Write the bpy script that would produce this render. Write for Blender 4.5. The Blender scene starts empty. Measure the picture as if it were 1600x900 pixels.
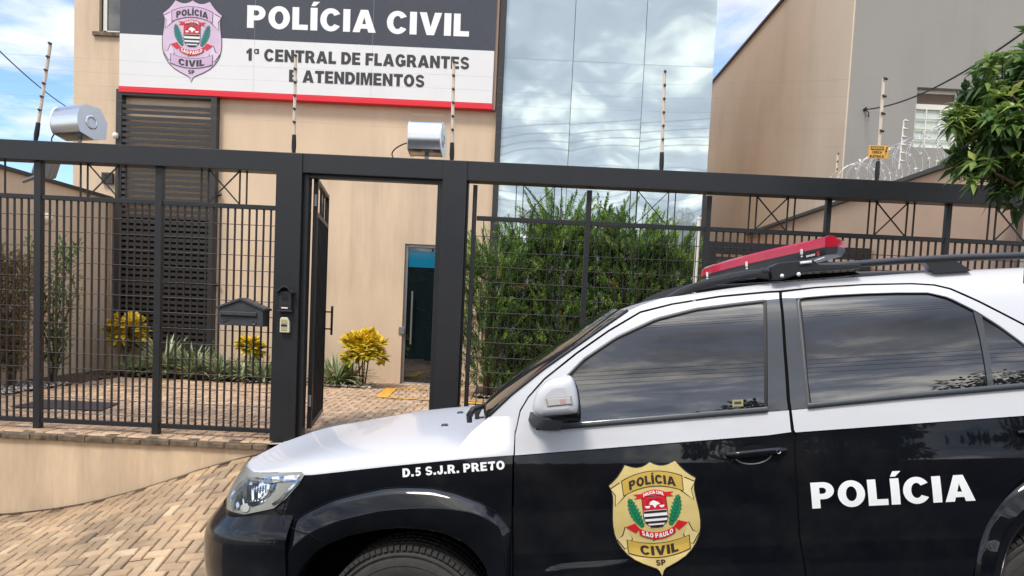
import bpy, bmesh, math, random
from math import radians, sin, cos, pi, tan, atan2, hypot
from mathutils import Vector, Matrix, noise
from mathutils.geometry import tessellate_polygon

random.seed(11)
SC = bpy.context.scene
COL = SC.collection

# ------------------------------------------------------------------ camera
FPX, PCX, PCY = 1155.0, 800.0, 564.0          # focal length and principal point in 1600x900 pixels
PITCH, ROLL = radians(3.7), 0.047
_F = Vector((0, cos(PITCH), -sin(PITCH)))
_R0, _U0 = Vector((1, 0, 0)), Vector((0, sin(PITCH), cos(PITCH)))
_R = _R0 * cos(ROLL) + _U0 * sin(ROLL)
_U = _U0 * cos(ROLL) - _R0 * sin(ROLL)
cam_d = bpy.data.cameras.new('camera')
cam = bpy.data.objects.new('camera', cam_d)
COL.objects.link(cam)
cam.matrix_world = Matrix((( _R.x, _U.x, -_F.x, 0), (_R.y, _U.y, -_F.y, 0), (_R.z, _U.z, -_F.z, 0), (0, 0, 0, 1)))
cam_d.sensor_fit = 'HORIZONTAL'; cam_d.sensor_width = 36.0
cam_d.lens = 36.0 * FPX / 1600
cam_d.shift_y = (PCY - 450) / 1600
cam_d.clip_start = 0.05; cam_d.clip_end = 2000
SC.camera = cam

# ------------------------------------------------------------------ world, sun, exposure
SUN_EL, SUN_AZ = radians(56), radians(206)     # azimuth clockwise from +Y: behind the camera, a little left
W = bpy.data.worlds.new('World'); SC.world = W; W.use_nodes = True
wt = W.node_tree; wt.nodes.clear()
def wn(t, **k):
    n = wt.nodes.new(t)
    for a, b in k.items(): setattr(n, a, b)
    return n
wo = wn('ShaderNodeOutputWorld'); wb = wn('ShaderNodeBackground')
wt.links.new(wb.outputs[0], wo.inputs[0])
sky = wn('ShaderNodeTexSky', sky_type='NISHITA'); sky.sun_disc = False
sky.sun_elevation = SUN_EL; sky.sun_rotation = SUN_AZ; sky.dust_density = 1.2; sky.air_density = 1.0
tc = wn('ShaderNodeTexCoord'); sep = wn('ShaderNodeSeparateXYZ')
wt.links.new(tc.outputs['Generated'], sep.inputs[0])
def wm(op, a, b=None, c=None):
    n = wn('ShaderNodeMath', operation=op)
    for i, v in enumerate((a, b, c)):
        if v is None: continue
        if isinstance(v, (int, float)): n.inputs[i].default_value = v
        else: wt.links.new(v, n.inputs[i])
    return n.outputs[0]
zz = wm('ADD', wm('MAXIMUM', sep.outputs[2], 0.0), 0.13)
cx_ = wm('DIVIDE', sep.outputs[0], zz); cy_ = wm('DIVIDE', sep.outputs[1], zz)
cmb = wn('ShaderNodeCombineXYZ'); wt.links.new(cx_, cmb.inputs[0]); wt.links.new(cy_, cmb.inputs[1])
def wnoise(scale, detail, rough, off):
    mp = wn('ShaderNodeMapping'); mp.inputs['Location'].default_value = off
    wt.links.new(cmb.outputs[0], mp.inputs['Vector'])
    n = wn('ShaderNodeTexNoise'); n.inputs['Scale'].default_value = scale
    n.inputs['Detail'].default_value = detail; n.inputs['Roughness'].default_value = rough
    n.inputs['Distortion'].default_value = 0.35
    wt.links.new(mp.outputs[0], n.inputs['Vector']); return n.outputs[0]
def wramp(v, stops):
    r = wn('ShaderNodeValToRGB'); e = r.color_ramp.elements
    while len(e) < len(stops): e.new(0.5)
    for i, (p, c) in enumerate(stops):
        e[i].position = p; e[i].color = (c, c, c, 1) if isinstance(c, (int, float)) else (*c, 1)
    wt.links.new(v, r.inputs[0]); return r.outputs[0]
def wmix(f, a, b):
    m = wn('ShaderNodeMix', data_type='RGBA')
    for s, v in ((0, f), (6, a), (7, b)):
        if isinstance(v, tuple): m.inputs[s].default_value = (*v, 1)
        elif isinstance(v, (int, float)): m.inputs[s].default_value = v
        else: wt.links.new(v, m.inputs[s])
    return m.outputs[2]
n1 = wnoise(1.15, 9, 0.58, (3.1, 7.7, 0.0)); n2 = wnoise(2.3, 10, 0.6, (11.0, 2.0, 0))
cover = wramp(n1, [(0.47, 0.0), (0.60, 1.0)])
shade = wramp(n2, [(0.30, (3.5, 3.75, 4.4)), (0.50, (4.9, 5.1, 5.5)), (0.66, (6.4, 6.4, 6.4))])
back = wm('MULTIPLY_ADD', sep.outputs[1], -1.3, 0.35)            # thicker grey deck over the street behind the photographer
backc = wn('ShaderNodeClamp'); wt.links.new(back, backc.inputs[0])
greydeck = wramp(n2, [(0.36, (1.5, 1.65, 2.0)), (0.50, (2.9, 3.0, 3.35)), (0.63, (8.4, 8.0, 7.0))])
low = wn('ShaderNodeMapRange', interpolation_type='SMOOTHSTEP'); low.inputs[1].default_value = 0.58; low.inputs[2].default_value = 0.18; low.inputs[3].default_value = 1.0; low.inputs[4].default_value = 1.75
wt.links.new(sep.outputs[2], low.inputs[0])
gl_ = wn('ShaderNodeVectorMath', operation='SCALE'); wt.links.new(greydeck, gl_.inputs[0]); wt.links.new(low.outputs[0], gl_.inputs['Scale']); greydeck = gl_.outputs[0]
cloudcol = wmix(backc.outputs[0], shade, greydeck)
cov2 = wm('MAXIMUM', cover, wm('MULTIPLY', backc.outputs[0], 0.85))
skyc = wn('ShaderNodeVectorMath', operation='MULTIPLY'); wt.links.new(sky.outputs[0], skyc.inputs[0]); skyc.inputs[1].default_value = (.80, .96, 1.14)
allsky = wmix(cov2, skyc.outputs[0], cloudcol)
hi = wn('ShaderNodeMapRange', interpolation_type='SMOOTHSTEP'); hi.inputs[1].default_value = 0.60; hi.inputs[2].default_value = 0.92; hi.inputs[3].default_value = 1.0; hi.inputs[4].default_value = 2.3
wt.links.new(sep.outputs[2], hi.inputs[0])                     # extra brightness added to the unseen overhead sky as fill light
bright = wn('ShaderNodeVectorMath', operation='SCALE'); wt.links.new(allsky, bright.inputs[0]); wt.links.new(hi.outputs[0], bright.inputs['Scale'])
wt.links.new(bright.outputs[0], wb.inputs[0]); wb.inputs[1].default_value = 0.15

sun_d = bpy.data.lights.new('sun', 'SUN'); sun = bpy.data.objects.new('sun', sun_d); COL.objects.link(sun)
sun_d.energy = 1.75; sun_d.angle = radians(14); sun_d.color = (1.0, 0.92, 0.80)
_sd = Vector((sin(SUN_AZ) * cos(SUN_EL), cos(SUN_AZ) * cos(SUN_EL), sin(SUN_EL)))
sun.rotation_euler = (-_sd).to_track_quat('-Z', 'Y').to_euler()
SC.view_settings.view_transform = 'Standard'
try: SC.view_settings.look = 'None'
except Exception: pass
SC.view_settings.exposure = 0.6; SC.view_settings.gamma = 1.0
SC.view_settings.use_curve_mapping = False

# ------------------------------------------------------------------ helpers
def pdir(px, py):
    return (_F + _R * ((px - PCX) / FPX) + _U * ((PCY - py) / FPX))
def atY(px, py, Y):
    d = pdir(px, py); return d * (Y / d.y)
def atX(px, py, X):
    d = pdir(px, py); return d * (X / d.x)
def atZ(px, py, Z):
    d = pdir(px, py); return d * (Z / d.z)
def proj(p):
    p = Vector(p); f = p.dot(_F)
    return PCX + FPX * p.dot(_R) / f, PCY - FPX * p.dot(_U) / f

def lin(c):
    """sRGB 0-255 to linear"""
    return tuple(((v / 255) / 12.92 if v / 255 <= 0.04045 else ((v / 255 + 0.055) / 1.055) ** 2.4) for v in c)

MATS = {}
def mat(name, color, rough=0.6, metal=0.0, spec=None, coat=0.0, ior=None, var=None, bump=None, emit=None, trans=None, attr=None, coatior=None, streak=None, dust=None):
    """var=(scale, amount[, stretch]) brightness variation; bump=(scale, strength); attr=[(pos,color)...] ramp over per-face value"""
    if name in MATS: return MATS[name]
    m = bpy.data.materials.new(name); m.use_nodes = True
    nt = m.node_tree; b = nt.nodes['Principled BSDF']
    b.inputs['Base Color'].default_value = (*color, 1); b.inputs['Roughness'].default_value = rough
    b.inputs['Metallic'].default_value = metal
    if spec is not None: b.inputs['Specular IOR Level'].default_value = spec
    if ior: b.inputs['IOR'].default_value = ior
    if coat: b.inputs['Coat Weight'].default_value = coat; b.inputs['Coat Roughness'].default_value = 0.02
    if coatior: b.inputs['Coat IOR'].default_value = coatior
    src = None
    if attr:
        a = nt.nodes.new('ShaderNodeAttribute'); a.attribute_name = 'rnd'
        r = nt.nodes.new('ShaderNodeValToRGB'); e = r.color_ramp.elements
        while len(e) < len(attr): e.new(0.5)
        for i, (p, c) in enumerate(attr): e[i].position = p; e[i].color = (*c, 1)
        nt.links.new(a.outputs['Fac'], r.inputs[0]); src = r.outputs[0]
    if var:
        tcn = nt.nodes.new('ShaderNodeTexCoord'); mp = nt.nodes.new('ShaderNodeMapping')
        nt.links.new(tcn.outputs['Object'], mp.inputs[0])
        if len(var) > 2: mp.inputs['Scale'].default_value = var[2]
        n = nt.nodes.new('ShaderNodeTexNoise'); n.inputs['Scale'].default_value = var[0]; n.inputs['Detail'].default_value = 6
        n.inputs['Roughness'].default_value = 0.65
        nt.links.new(mp.outputs[0], n.inputs['Vector'])
        mr = nt.nodes.new('ShaderNodeMapRange'); mr.inputs[1].default_value = 0.3; mr.inputs[2].default_value = 0.7
        mr.inputs[3].default_value = 1 - var[1]; mr.inputs[4].default_value = 1 + var[1] * 0.6
        nt.links.new(n.outputs[0], mr.inputs[0])
        vm = nt.nodes.new('ShaderNodeVectorMath'); vm.operation = 'SCALE'
        if src is not None: nt.links.new(src, vm.inputs[0])
        else: vm.inputs[0].default_value = color
        nt.links.new(mr.outputs[0], vm.inputs['Scale']); src = vm.outputs[0]
        if rough > 0.2:
            mr2 = nt.nodes.new('ShaderNodeMapRange'); mr2.inputs[3].default_value = max(0.05, rough - 0.1); mr2.inputs[4].default_value = min(1, rough + 0.1)
            nt.links.new(n.outputs[0], mr2.inputs[0]); nt.links.new(mr2.outputs[0], b.inputs['Roughness'])
    if streak:                                    # rain streaks and patchy stains with their own shapes
        tcn = nt.nodes.new('ShaderNodeTexCoord'); mp = nt.nodes.new('ShaderNodeMapping'); nt.links.new(tcn.outputs['Object'], mp.inputs[0])
        mp.inputs['Scale'].default_value = (streak[0], streak[0], streak[0] * .07)
        n = nt.nodes.new('ShaderNodeTexNoise'); n.inputs['Scale'].default_value = 1.0; n.inputs['Detail'].default_value = 7; n.inputs['Roughness'].default_value = .7
        nt.links.new(mp.outputs[0], n.inputs['Vector'])
        n2 = nt.nodes.new('ShaderNodeTexNoise'); n2.inputs['Scale'].default_value = .55; n2.inputs['Detail'].default_value = 3; nt.links.new(tcn.outputs['Object'], n2.inputs['Vector'])
        mu = nt.nodes.new('ShaderNodeMath'); mu.operation = 'MULTIPLY'; nt.links.new(n.outputs[0], mu.inputs[0]); nt.links.new(n2.outputs[0], mu.inputs[1])
        mr = nt.nodes.new('ShaderNodeMapRange'); mr.inputs[1].default_value = .24; mr.inputs[2].default_value = .36; mr.inputs[3].default_value = 1.0; mr.inputs[4].default_value = 1 - streak[1]
        nt.links.new(mu.outputs[0], mr.inputs[0])
        vm = nt.nodes.new('ShaderNodeVectorMath'); vm.operation = 'SCALE'
        if src is not None: nt.links.new(src, vm.inputs[0])
        else: vm.inputs[0].default_value = color
        nt.links.new(mr.outputs[0], vm.inputs['Scale']); src = vm.outputs[0]
    if dust:
        tcn = nt.nodes.new('ShaderNodeTexCoord'); n = nt.nodes.new('ShaderNodeTexNoise'); n.inputs['Scale'].default_value = 2.2; n.inputs['Detail'].default_value = 9; n.inputs['Roughness'].default_value = .72
        nt.links.new(tcn.outputs['Object'], n.inputs['Vector'])
        mr = nt.nodes.new('ShaderNodeMapRange'); mr.inputs[1].default_value = .46; mr.inputs[2].default_value = .74; nt.links.new(n.outputs[0], mr.inputs[0])
        mx = nt.nodes.new('ShaderNodeMix'); mx.data_type = 'RGBA'; mx.inputs[6].default_value = (*color, 1); mx.inputs[7].default_value = (*dust, 1); nt.links.new(mr.outputs[0], mx.inputs[0]); src = mx.outputs[2]
    if src is not None: nt.links.new(src, b.inputs['Base Color'])
    if bump:
        tcn = nt.nodes.new('ShaderNodeTexCoord'); n = nt.nodes.new('ShaderNodeTexNoise')
        n.inputs['Scale'].default_value = bump[0]; n.inputs['Detail'].default_value = 4
        nt.links.new(tcn.outputs['Object'], n.inputs['Vector'])
        bp = nt.nodes.new('ShaderNodeBump'); bp.inputs['Strength'].default_value = bump[1]
        bp.inputs['Distance'].default_value = bump[2] if len(bump) > 2 else 0.01
        nt.links.new(n.outputs[0], bp.inputs['Height']); nt.links.new(bp.outputs[0], b.inputs['Normal'])
        if coat: nt.links.new(bp.outputs[0], b.inputs['Coat Normal'])
    if trans:
        tr = nt.nodes.new('ShaderNodeBsdfTranslucent'); ms = nt.nodes.new('ShaderNodeMixShader'); ms.inputs[0].default_value = trans
        if src is not None: nt.links.new(src, tr.inputs[0])
        else: tr.inputs[0].default_value = (*color, 1)
        nt.links.new(b.outputs[0], ms.inputs[1]); nt.links.new(tr.outputs[0], ms.inputs[2])
        nt.links.new(ms.outputs[0], nt.nodes['Material Output'].inputs[0])
    if emit:
        b.inputs['Emission Color'].default_value = (*emit[0], 1); b.inputs['Emission Strength'].default_value = emit[1]
    MATS[name] = m
    return m

def tag(o, label=None, cat=None, group=None, kind=None):
    if label: o['label'] = label
    if cat: o['category'] = cat
    if group: o['group'] = group
    if kind: o['kind'] = kind
    return o
def empty(name, loc=(0, 0, 0), label=None, cat=None, group=None):
    o = bpy.data.objects.new(name, None); COL.objects.link(o); o.location = loc; o.empty_display_size = 0.1
    return tag(o, label, cat, group)

class MB:
    """collects pieces, links them as one mesh object"""
    def __init__(s): s.v = []; s.f = []; s.m = []; s.r = []; s.n = None
    def add(s, vs, fs, mi=0, rnd=0.0):
        k = len(s.v); s.v.extend(Vector(p) for p in vs)
        for f in fs: s.f.append([i + k for i in f]); s.m.append(mi); s.r.append(rnd)
    def box(s, x0, x1, y0, y1, z0, z1, mi=0, M=None, rnd=0.0):
        vs = [Vector((x, y, z)) for z in (z0, z1) for y in (y0, y1) for x in (x0, x1)]
        if M is not None: vs = [M @ p for p in vs]
        s.add(vs, [(0, 2, 3, 1), (4, 5, 7, 6), (0, 1, 5, 4), (2, 6, 7, 3), (0, 4, 6, 2), (1, 3, 7, 5)], mi, rnd)
    def bar(s, a, b, w, d, mi=0, up=Vector((0, 1, 0))):
        """rectangular bar from a to b; w across, d along 'up'"""
        a, b = Vector(a), Vector(b); t = (b - a).normalized()
        v = (Vector(up) - t * t.dot(Vector(up))).normalized(); u = t.cross(v)
        vs = []
        for p in (a, b):
            for su, sv in ((-1, -1), (1, -1), (1, 1), (-1, 1)): vs.append(p + u * (su * w / 2) + v * (sv * d / 2))
        s.add(vs, [(3, 2, 1, 0), (4, 5, 6, 7), (0, 1, 5, 4), (1, 2, 6, 5), (2, 3, 7, 6), (3, 0, 4, 7)], mi)
    def tube(s, pts, r, n=8, mi=0, cap=True):
        pts = [Vector(p) for p in pts]; k = len(pts); rs = r if isinstance(r, (list, tuple)) else [r] * k
        vs = []; fs = []; ref = None
        for i, p in enumerate(pts):
            t = (pts[min(i + 1, k - 1)] - pts[max(i - 1, 0)])
            t = t.normalized() if t.length > 1e-9 else Vector((0, 0, 1))
            if ref is None: ref = Vector((0, 0, 1)) if abs(t.z) < 0.9 else Vector((1, 0, 0))
            u = t.cross(ref).normalized(); w = u.cross(t).normalized(); ref = w
            for j in range(n):
                a = 2 * pi * j / n; vs.append(p + (u * cos(a) + w * sin(a)) * rs[i])
        for i in range(k - 1):
            for j in range(n):
                j2 = (j + 1) % n; fs.append((i * n + j, i * n + j2, (i + 1) * n + j2, (i + 1) * n + j))
        if cap: fs.append(list(range(n))[::-1]); fs.append([(k - 1) * n + j for j in range(n)])
        s.add(vs, fs, mi)
    def grid(s, P, mi=0, close=False, flip=False):
        """P[i][j] points"""
        ni, nj = len(P), len(P[0]); vs = [p for row in P for p in row]; fs = []
        for i in range(ni - 1):
            for j in range(nj if close else nj - 1):
                j2 = (j + 1) % nj
                q = (i * nj + j, (i + 1) * nj + j, (i + 1) * nj + j2, i * nj + j2)
                fs.append(q[::-1] if flip else q)
        s.add(vs, fs, mi)
    def lathe(s, prof, n, M, mi=0, close=False):
        """prof [(r, h)] around local z, M places it"""
        P = []
        for r, h in prof: P.append([M @ Vector((r * cos(2 * pi * j / n), r * sin(2 * pi * j / n), h)) for j in range(n)])
        s.grid(P, mi, close=True)
    def prism(s, pts, y0, y1, mi=0, M=None):
        """polygon in xz extruded in y"""
        n = len(pts); vs = [Vector((x, y0, z)) for x, z in pts] + [Vector((x, y1, z)) for x, z in pts]
        if M is not None: vs = [M @ p for p in vs]
        s.add(vs, [list(range(n)), list(range(n, 2 * n))[::-1]] + [(i, i + n, (i + 1) % n + n, (i + 1) % n) for i in range(n)], mi)
    def build(s, name, mats, parent=None, smooth=False, bevel=0, recalc=True, loc=None, angle=None):
        me = bpy.data.meshes.new(name)
        off = Vector(loc) if loc is not None else Vector((0, 0, 0))
        me.from_pydata([tuple(p - off) for p in s.v], [], s.f)
        if not isinstance(mats, (list, tuple)): mats = [mats]
        for m in mats: me.materials.append(m)
        me.polygons.foreach_set('material_index', s.m)
        if any(s.r):
            at = me.attributes.new('rnd', 'FLOAT', 'FACE'); at.data.foreach_set('value', s.r)
        if bevel or recalc:
            bm = bmesh.new(); bm.from_mesh(me)
            if recalc: bmesh.ops.recalc_face_normals(bm, faces=bm.faces)
            if bevel:
                es = [e for e in bm.edges if len(e.link_faces) == 2 and e.calc_face_angle(0) > 0.6]
                bmesh.ops.bevel(bm, geom=es, offset=bevel, segments=2, affect='EDGES', profile=0.6, clamp_overlap=True)
            bm.to_mesh(me); bm.free()
        if smooth:
            me.polygons.foreach_set('use_smooth', [True] * len(me.polygons))
            if angle:
                try: me.set_sharp_from_angle(angle=angle)
                except Exception: pass
        if s.n is not None: me.normals_split_custom_set_from_vertices([tuple(v) for v in s.n])
        o = bpy.data.objects.new(name, me); COL.objects.link(o)
        o.location = off
        if parent is not None: o.parent = parent
        return o

def copy_tree(o, parent=None):
    c = o.copy(); COL.objects.link(c)
    if parent is not None: c.parent = parent
    for ch in list(o.children): copy_tree(ch, c)
    return c

# ------------------------------------------------------------------ heavy sans lettering
def _arc(cx, cy, rx, ry, a0, a1, n=14):
    return [(cx + rx * cos(radians(a0 + (a1 - a0) * i / n)), cy + ry * sin(radians(a0 + (a1 - a0) * i / n))) for i in range(n + 1)]
def _stroke(pts, w):
    """polyline to polygon of width w (w may be a list)"""
    L, R = [], []; k = len(pts); ws = w if isinstance(w, list) else [w] * k
    for i in range(k):
        a = pts[max(i - 1, 0)]; b = pts[min(i + 1, k - 1)]; dx, dy = b[0] - a[0], b[1] - a[1]; l = hypot(dx, dy) or 1
        nx, ny = -dy / l * ws[i] / 2, dx / l * ws[i] / 2
        L.append((pts[i][0] + nx, pts[i][1] + ny)); R.append((pts[i][0] - nx, pts[i][1] - ny))
    return L + R[::-1]
def _rect(x0, y0, x1, y1): return [(x0, y0), (x1, y0), (x1, y1), (x0, y1)]
_ell = lambda cx, cy, rx, ry: _arc(cx, cy, rx, ry, 0, 360, 28)[:-1]
_acute = [(0.02, 1.07), (0.20, 1.07), (0.40, 1.27), (0.12, 1.27)]
def _C(extra=None):
    o = _arc(0.47, 0.5, 0.46, 0.515, 32, 328, 26) + _arc(0.47, 0.5, 0.185, 0.29, 322, 38, 22)
    return [[o]] + (extra or [])
_S = _stroke(_arc(0.40, 0.70, 0.265, 0.205, 12, 180, 12) + [(0.15, 0.62), (0.25, 0.545), (0.42, 0.49), (0.58, 0.44)] + _arc(0.40, 0.30, 0.275, 0.205, 25, -168, 14), 0.215)
_Abase = [[(0, 0), (.31, 0), (.355, .165), (.635, .165), (.68, 0), (1.0, 0), (.655, 1), (.335, 1)], [(.415, .37), (.575, .37), (.495, .68)]]
_Pout = [(0, 0), (.29, 0), (.29, .345), (.42, .345)] + _arc(.42, .672, .37, .327, -90, 90, 14) + [(0, 1)]
_Phole = [(.29, .555), (.40, .555)] + _arc(.40, .672, .12, .117, -90, 90, 8) + [(.29, .79)]
GL = {
 'I': (.31, [[_rect(0, 0, .30, 1)]]),
 'L': (.68, [[[(0, 0), (.67, 0), (.67, .235), (.29, .235), (.29, 1), (0, 1)]]]),
 'P': (.81, [[_Pout, _Phole]]),
 'R': (.88, [[_Pout, _Phole], [[(.29, .345), (.40, .345), (.56, 0), (.89, 0), (.69, .40), (.42, .40)]]]),
 'O': (.94, [[_ell(.47, .5, .465, .515), _ell(.47, .5, .185, .285)]]),
 'C': (.90, _C()),
 'G': (.94, _C([[[(.52, .36), (.90, .36), (.90, .12), (.80, .06), (.66, .0), (.62, .2), (.66, .30), (.66, .37), (.52, .37)][0:1] + [(.92, .36), (.92, .13), (.80, .05), (.66, .20), (.66, .34), (.52, .345)]], [_rect(.50, .345, .92, .55)]])),
 'A': (1.0, [_Abase]),
 'V': (.97, [[[(0, 1), (.31, 1), (.485, .36), (.66, 1), (.97, 1), (.645, 0), (.325, 0)]]]),
 'E': (.74, [[[(0, 0), (.73, 0), (.73, .225), (.29, .225), (.29, .405), (.67, .405), (.67, .605), (.29, .605), (.29, .785), (.71, .785), (.71, 1), (0, 1)]]]),
 'F': (.70, [[[(0, 0), (.29, 0), (.29, .395), (.63, .395), (.63, .605), (.29, .605), (.29, .785), (.70, .785), (.70, 1), (0, 1)]]]),
 'N': (.87, [[[(0, 0), (.28, 0), (.28, .54), (.59, 0), (.86, 0), (.86, 1), (.58, 1), (.58, .46), (.27, 1), (0, 1)]]]),
 'T': (.80, [[[(.255, 0), (.545, 0), (.545, .765), (.80, .765), (.80, 1), (0, 1), (0, .765), (.255, .765)]]]),
 'D': (.87, [[[(0, 0), (.40, 0)] + _arc(.40, .5, .465, .5, -90, 90, 18) + [(0, 1)], [(.29, .225), (.36, .225)] + _arc(.36, .5, .215, .275, -90, 90, 12) + [(.29, .775)]]]),
 'S': (.80, [[_S]]),
 'M': (1.03, [[[(0, 0), (.25, 0), (.25, .70), (.415, 0), (.61, 0), (.775, .70), (.775, 0), (1.025, 0), (1.025, 1), (.64, 1), (.512, .42), (.385, 1), (0, 1)]]]),
 'U': (.87, [[[(0, 1), (0, .38)] + _arc(.43, .38, .43, .395, 180, 360, 18) + [(.86, 1), (.575, 1), (.575, .36)] + _arc(.43, .36, .145, .15, 0, -180, 10) + [(.285, 1)]]]),
 'J': (.66, [[[(.65, 1), (.37, 1), (.37, .34)] + _arc(.30, .32, .075, .115, 0, -180, 8) + [(.225, .40), (0, .36)] + _arc(.325, .32, .325, .335, 190, 360, 14)]]),
 '1': (.62, [[[(.25, 0), (.53, 0), (.53, 1.0), (.31, 1.0), (.20, .86), (.05, .78), (.05, .56), (.25, .64)]]]),
 '5': (.72, [[_stroke(_arc(.33, .33, .235, .225, 150, -150, 18)[::-1], .215)], [[(.09, .50), (.29, .47), (.32, .79), (.66, .79), (.66, 1.0), (.15, 1.0)]]]),
 'Q': (.94, [[_ell(.47, .5, .465, .515), _ell(.47, .5, .185, .285)]]),
 '.': (.30, [[_rect(0, 0, .28, .255)]]),
 'ª': (.46, [[[(x * .46, y * .46 + .56) for x, y in _ell(.45, .45, .44, .46)], [(x * .46, y * .46 + .56) for x, y in _ell(.45, .45, .2, .24)]], [[(x * .46, y * .46 + .56) for x, y in _rect(.72, 0, .98, .92)]], ]),
 ' ': (.36, []),
}
GL['Í'] = (.31, GL['I'][1] + [[[(x - .0, y) for x, y in _acute]]])
GL['Ã'] = (1.0, GL['A'][1] + [[[(.22, 1.07), (.34, 1.2), (.48, 1.14), (.58, 1.11), (.70, 1.12), (.78, 1.22), (.66, 1.09 - .02), (.52, 1.05), (.40, 1.08), (.30, 1.1)]]])

def tess(loops):
    """loops [(x,y)...] -> verts, tris"""
    vs = [p for l in loops for p in l]
    tr = tessellate_polygon([[Vector((p[0], p[1], 0)) for p in l] for l in loops])
    return vs, [tuple(t) for t in tr]
def text2d(s, gap=0.085):
    """unit cap height: returns list of (verts, tris, layer), width"""
    x = 0; out = []
    for ch in s:
        w, pieces = GL[ch]
        for k, lp in enumerate(pieces):
            v, t = tess(lp); out.append(([(a + x, b) for a, b in v], t, k))
        x += w + (gap if ch != ' ' else 0)
    return out, x - gap
def add_text(mb, s, fn, mi=0, width=1.0, height=None, gap=0.085, depth=0.0, lay=0.0006, x0=0.0, y0=0.0, sub=None):
    """fn(u, v, k) -> 3D; text spans x0..x0+width, cap height 'height'; depth>0 gives solid letters"""
    pcs, w = text2d(s, gap); sx = width / w; sy = height if height else sx
    for vs, ts, k in pcs:
        P = [(x0 + a * sx, y0 + b * sy) for a, b in vs]
        if sub: P, ts = refine(P, ts, sub)
        mb.add([fn(a, b, k * lay) for a, b in P], ts, mi)
def refine(P, ts, L):
    bm = bmesh.new(); vs = [bm.verts.new((x, y, 0)) for x, y in P]
    for t in ts:
        try: bm.faces.new([vs[i] for i in t])
        except ValueError: pass
    for _ in range(7):
        es = [e for e in bm.edges if e.calc_length() > L]
        if not es: break
        bmesh.ops.subdivide_edges(bm, edges=es, cuts=1)
        bmesh.ops.triangulate(bm, faces=[f for f in bm.faces if len(f.verts) > 3])
    bm.verts.index_update()
    P2 = [(v.co.x, v.co.y) for v in bm.verts]; t2 = [tuple(v.index for v in f.verts) for f in bm.faces]
    bm.free(); return P2, t2
def resample(pts, n):
    d = [0]
    for i in range(1, len(pts)): d.append(d[-1] + math.dist(pts[i - 1], pts[i]))
    out = []; j = 0
    for i in range(n):
        s = d[-1] * i / (n - 1)
        while j < len(pts) - 2 and d[j + 1] < s: j += 1
        f = (s - d[j]) / ((d[j + 1] - d[j]) or 1); f = min(1, max(0, f))
        out.append(tuple(a + (b - a) * f for a, b in zip(pts[j], pts[j + 1])))
    return out
def smooth_curve(pts, n):
    """Catmull-Rom through pts, n samples"""
    k = len(pts); out = []
    g = lambda i: pts[max(0, min(k - 1, i))]
    for q in range(n):
        t = q / (n - 1) * (k - 1); i = min(int(t), k - 2); f = t - i
        p0, p1, p2, p3 = g(i - 1), g(i), g(i + 1), g(i + 2)
        out.append(tuple(0.5 * (2 * b + (c - a) * f + (2 * a - 5 * b + 4 * c - d) * f * f + (3 * b - a - 3 * c + d) * f ** 3) for a, b, c, d in zip(p0, p1, p2, p3)))
    return out
def interp(x, pts):
    if x <= pts[0][0]: return pts[0][1]
    for (a, va), (b, vb) in zip(pts, pts[1:]):
        if x <= b: return va + (vb - va) * (x - a) / (b - a)
    return pts[-1][1]

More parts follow.
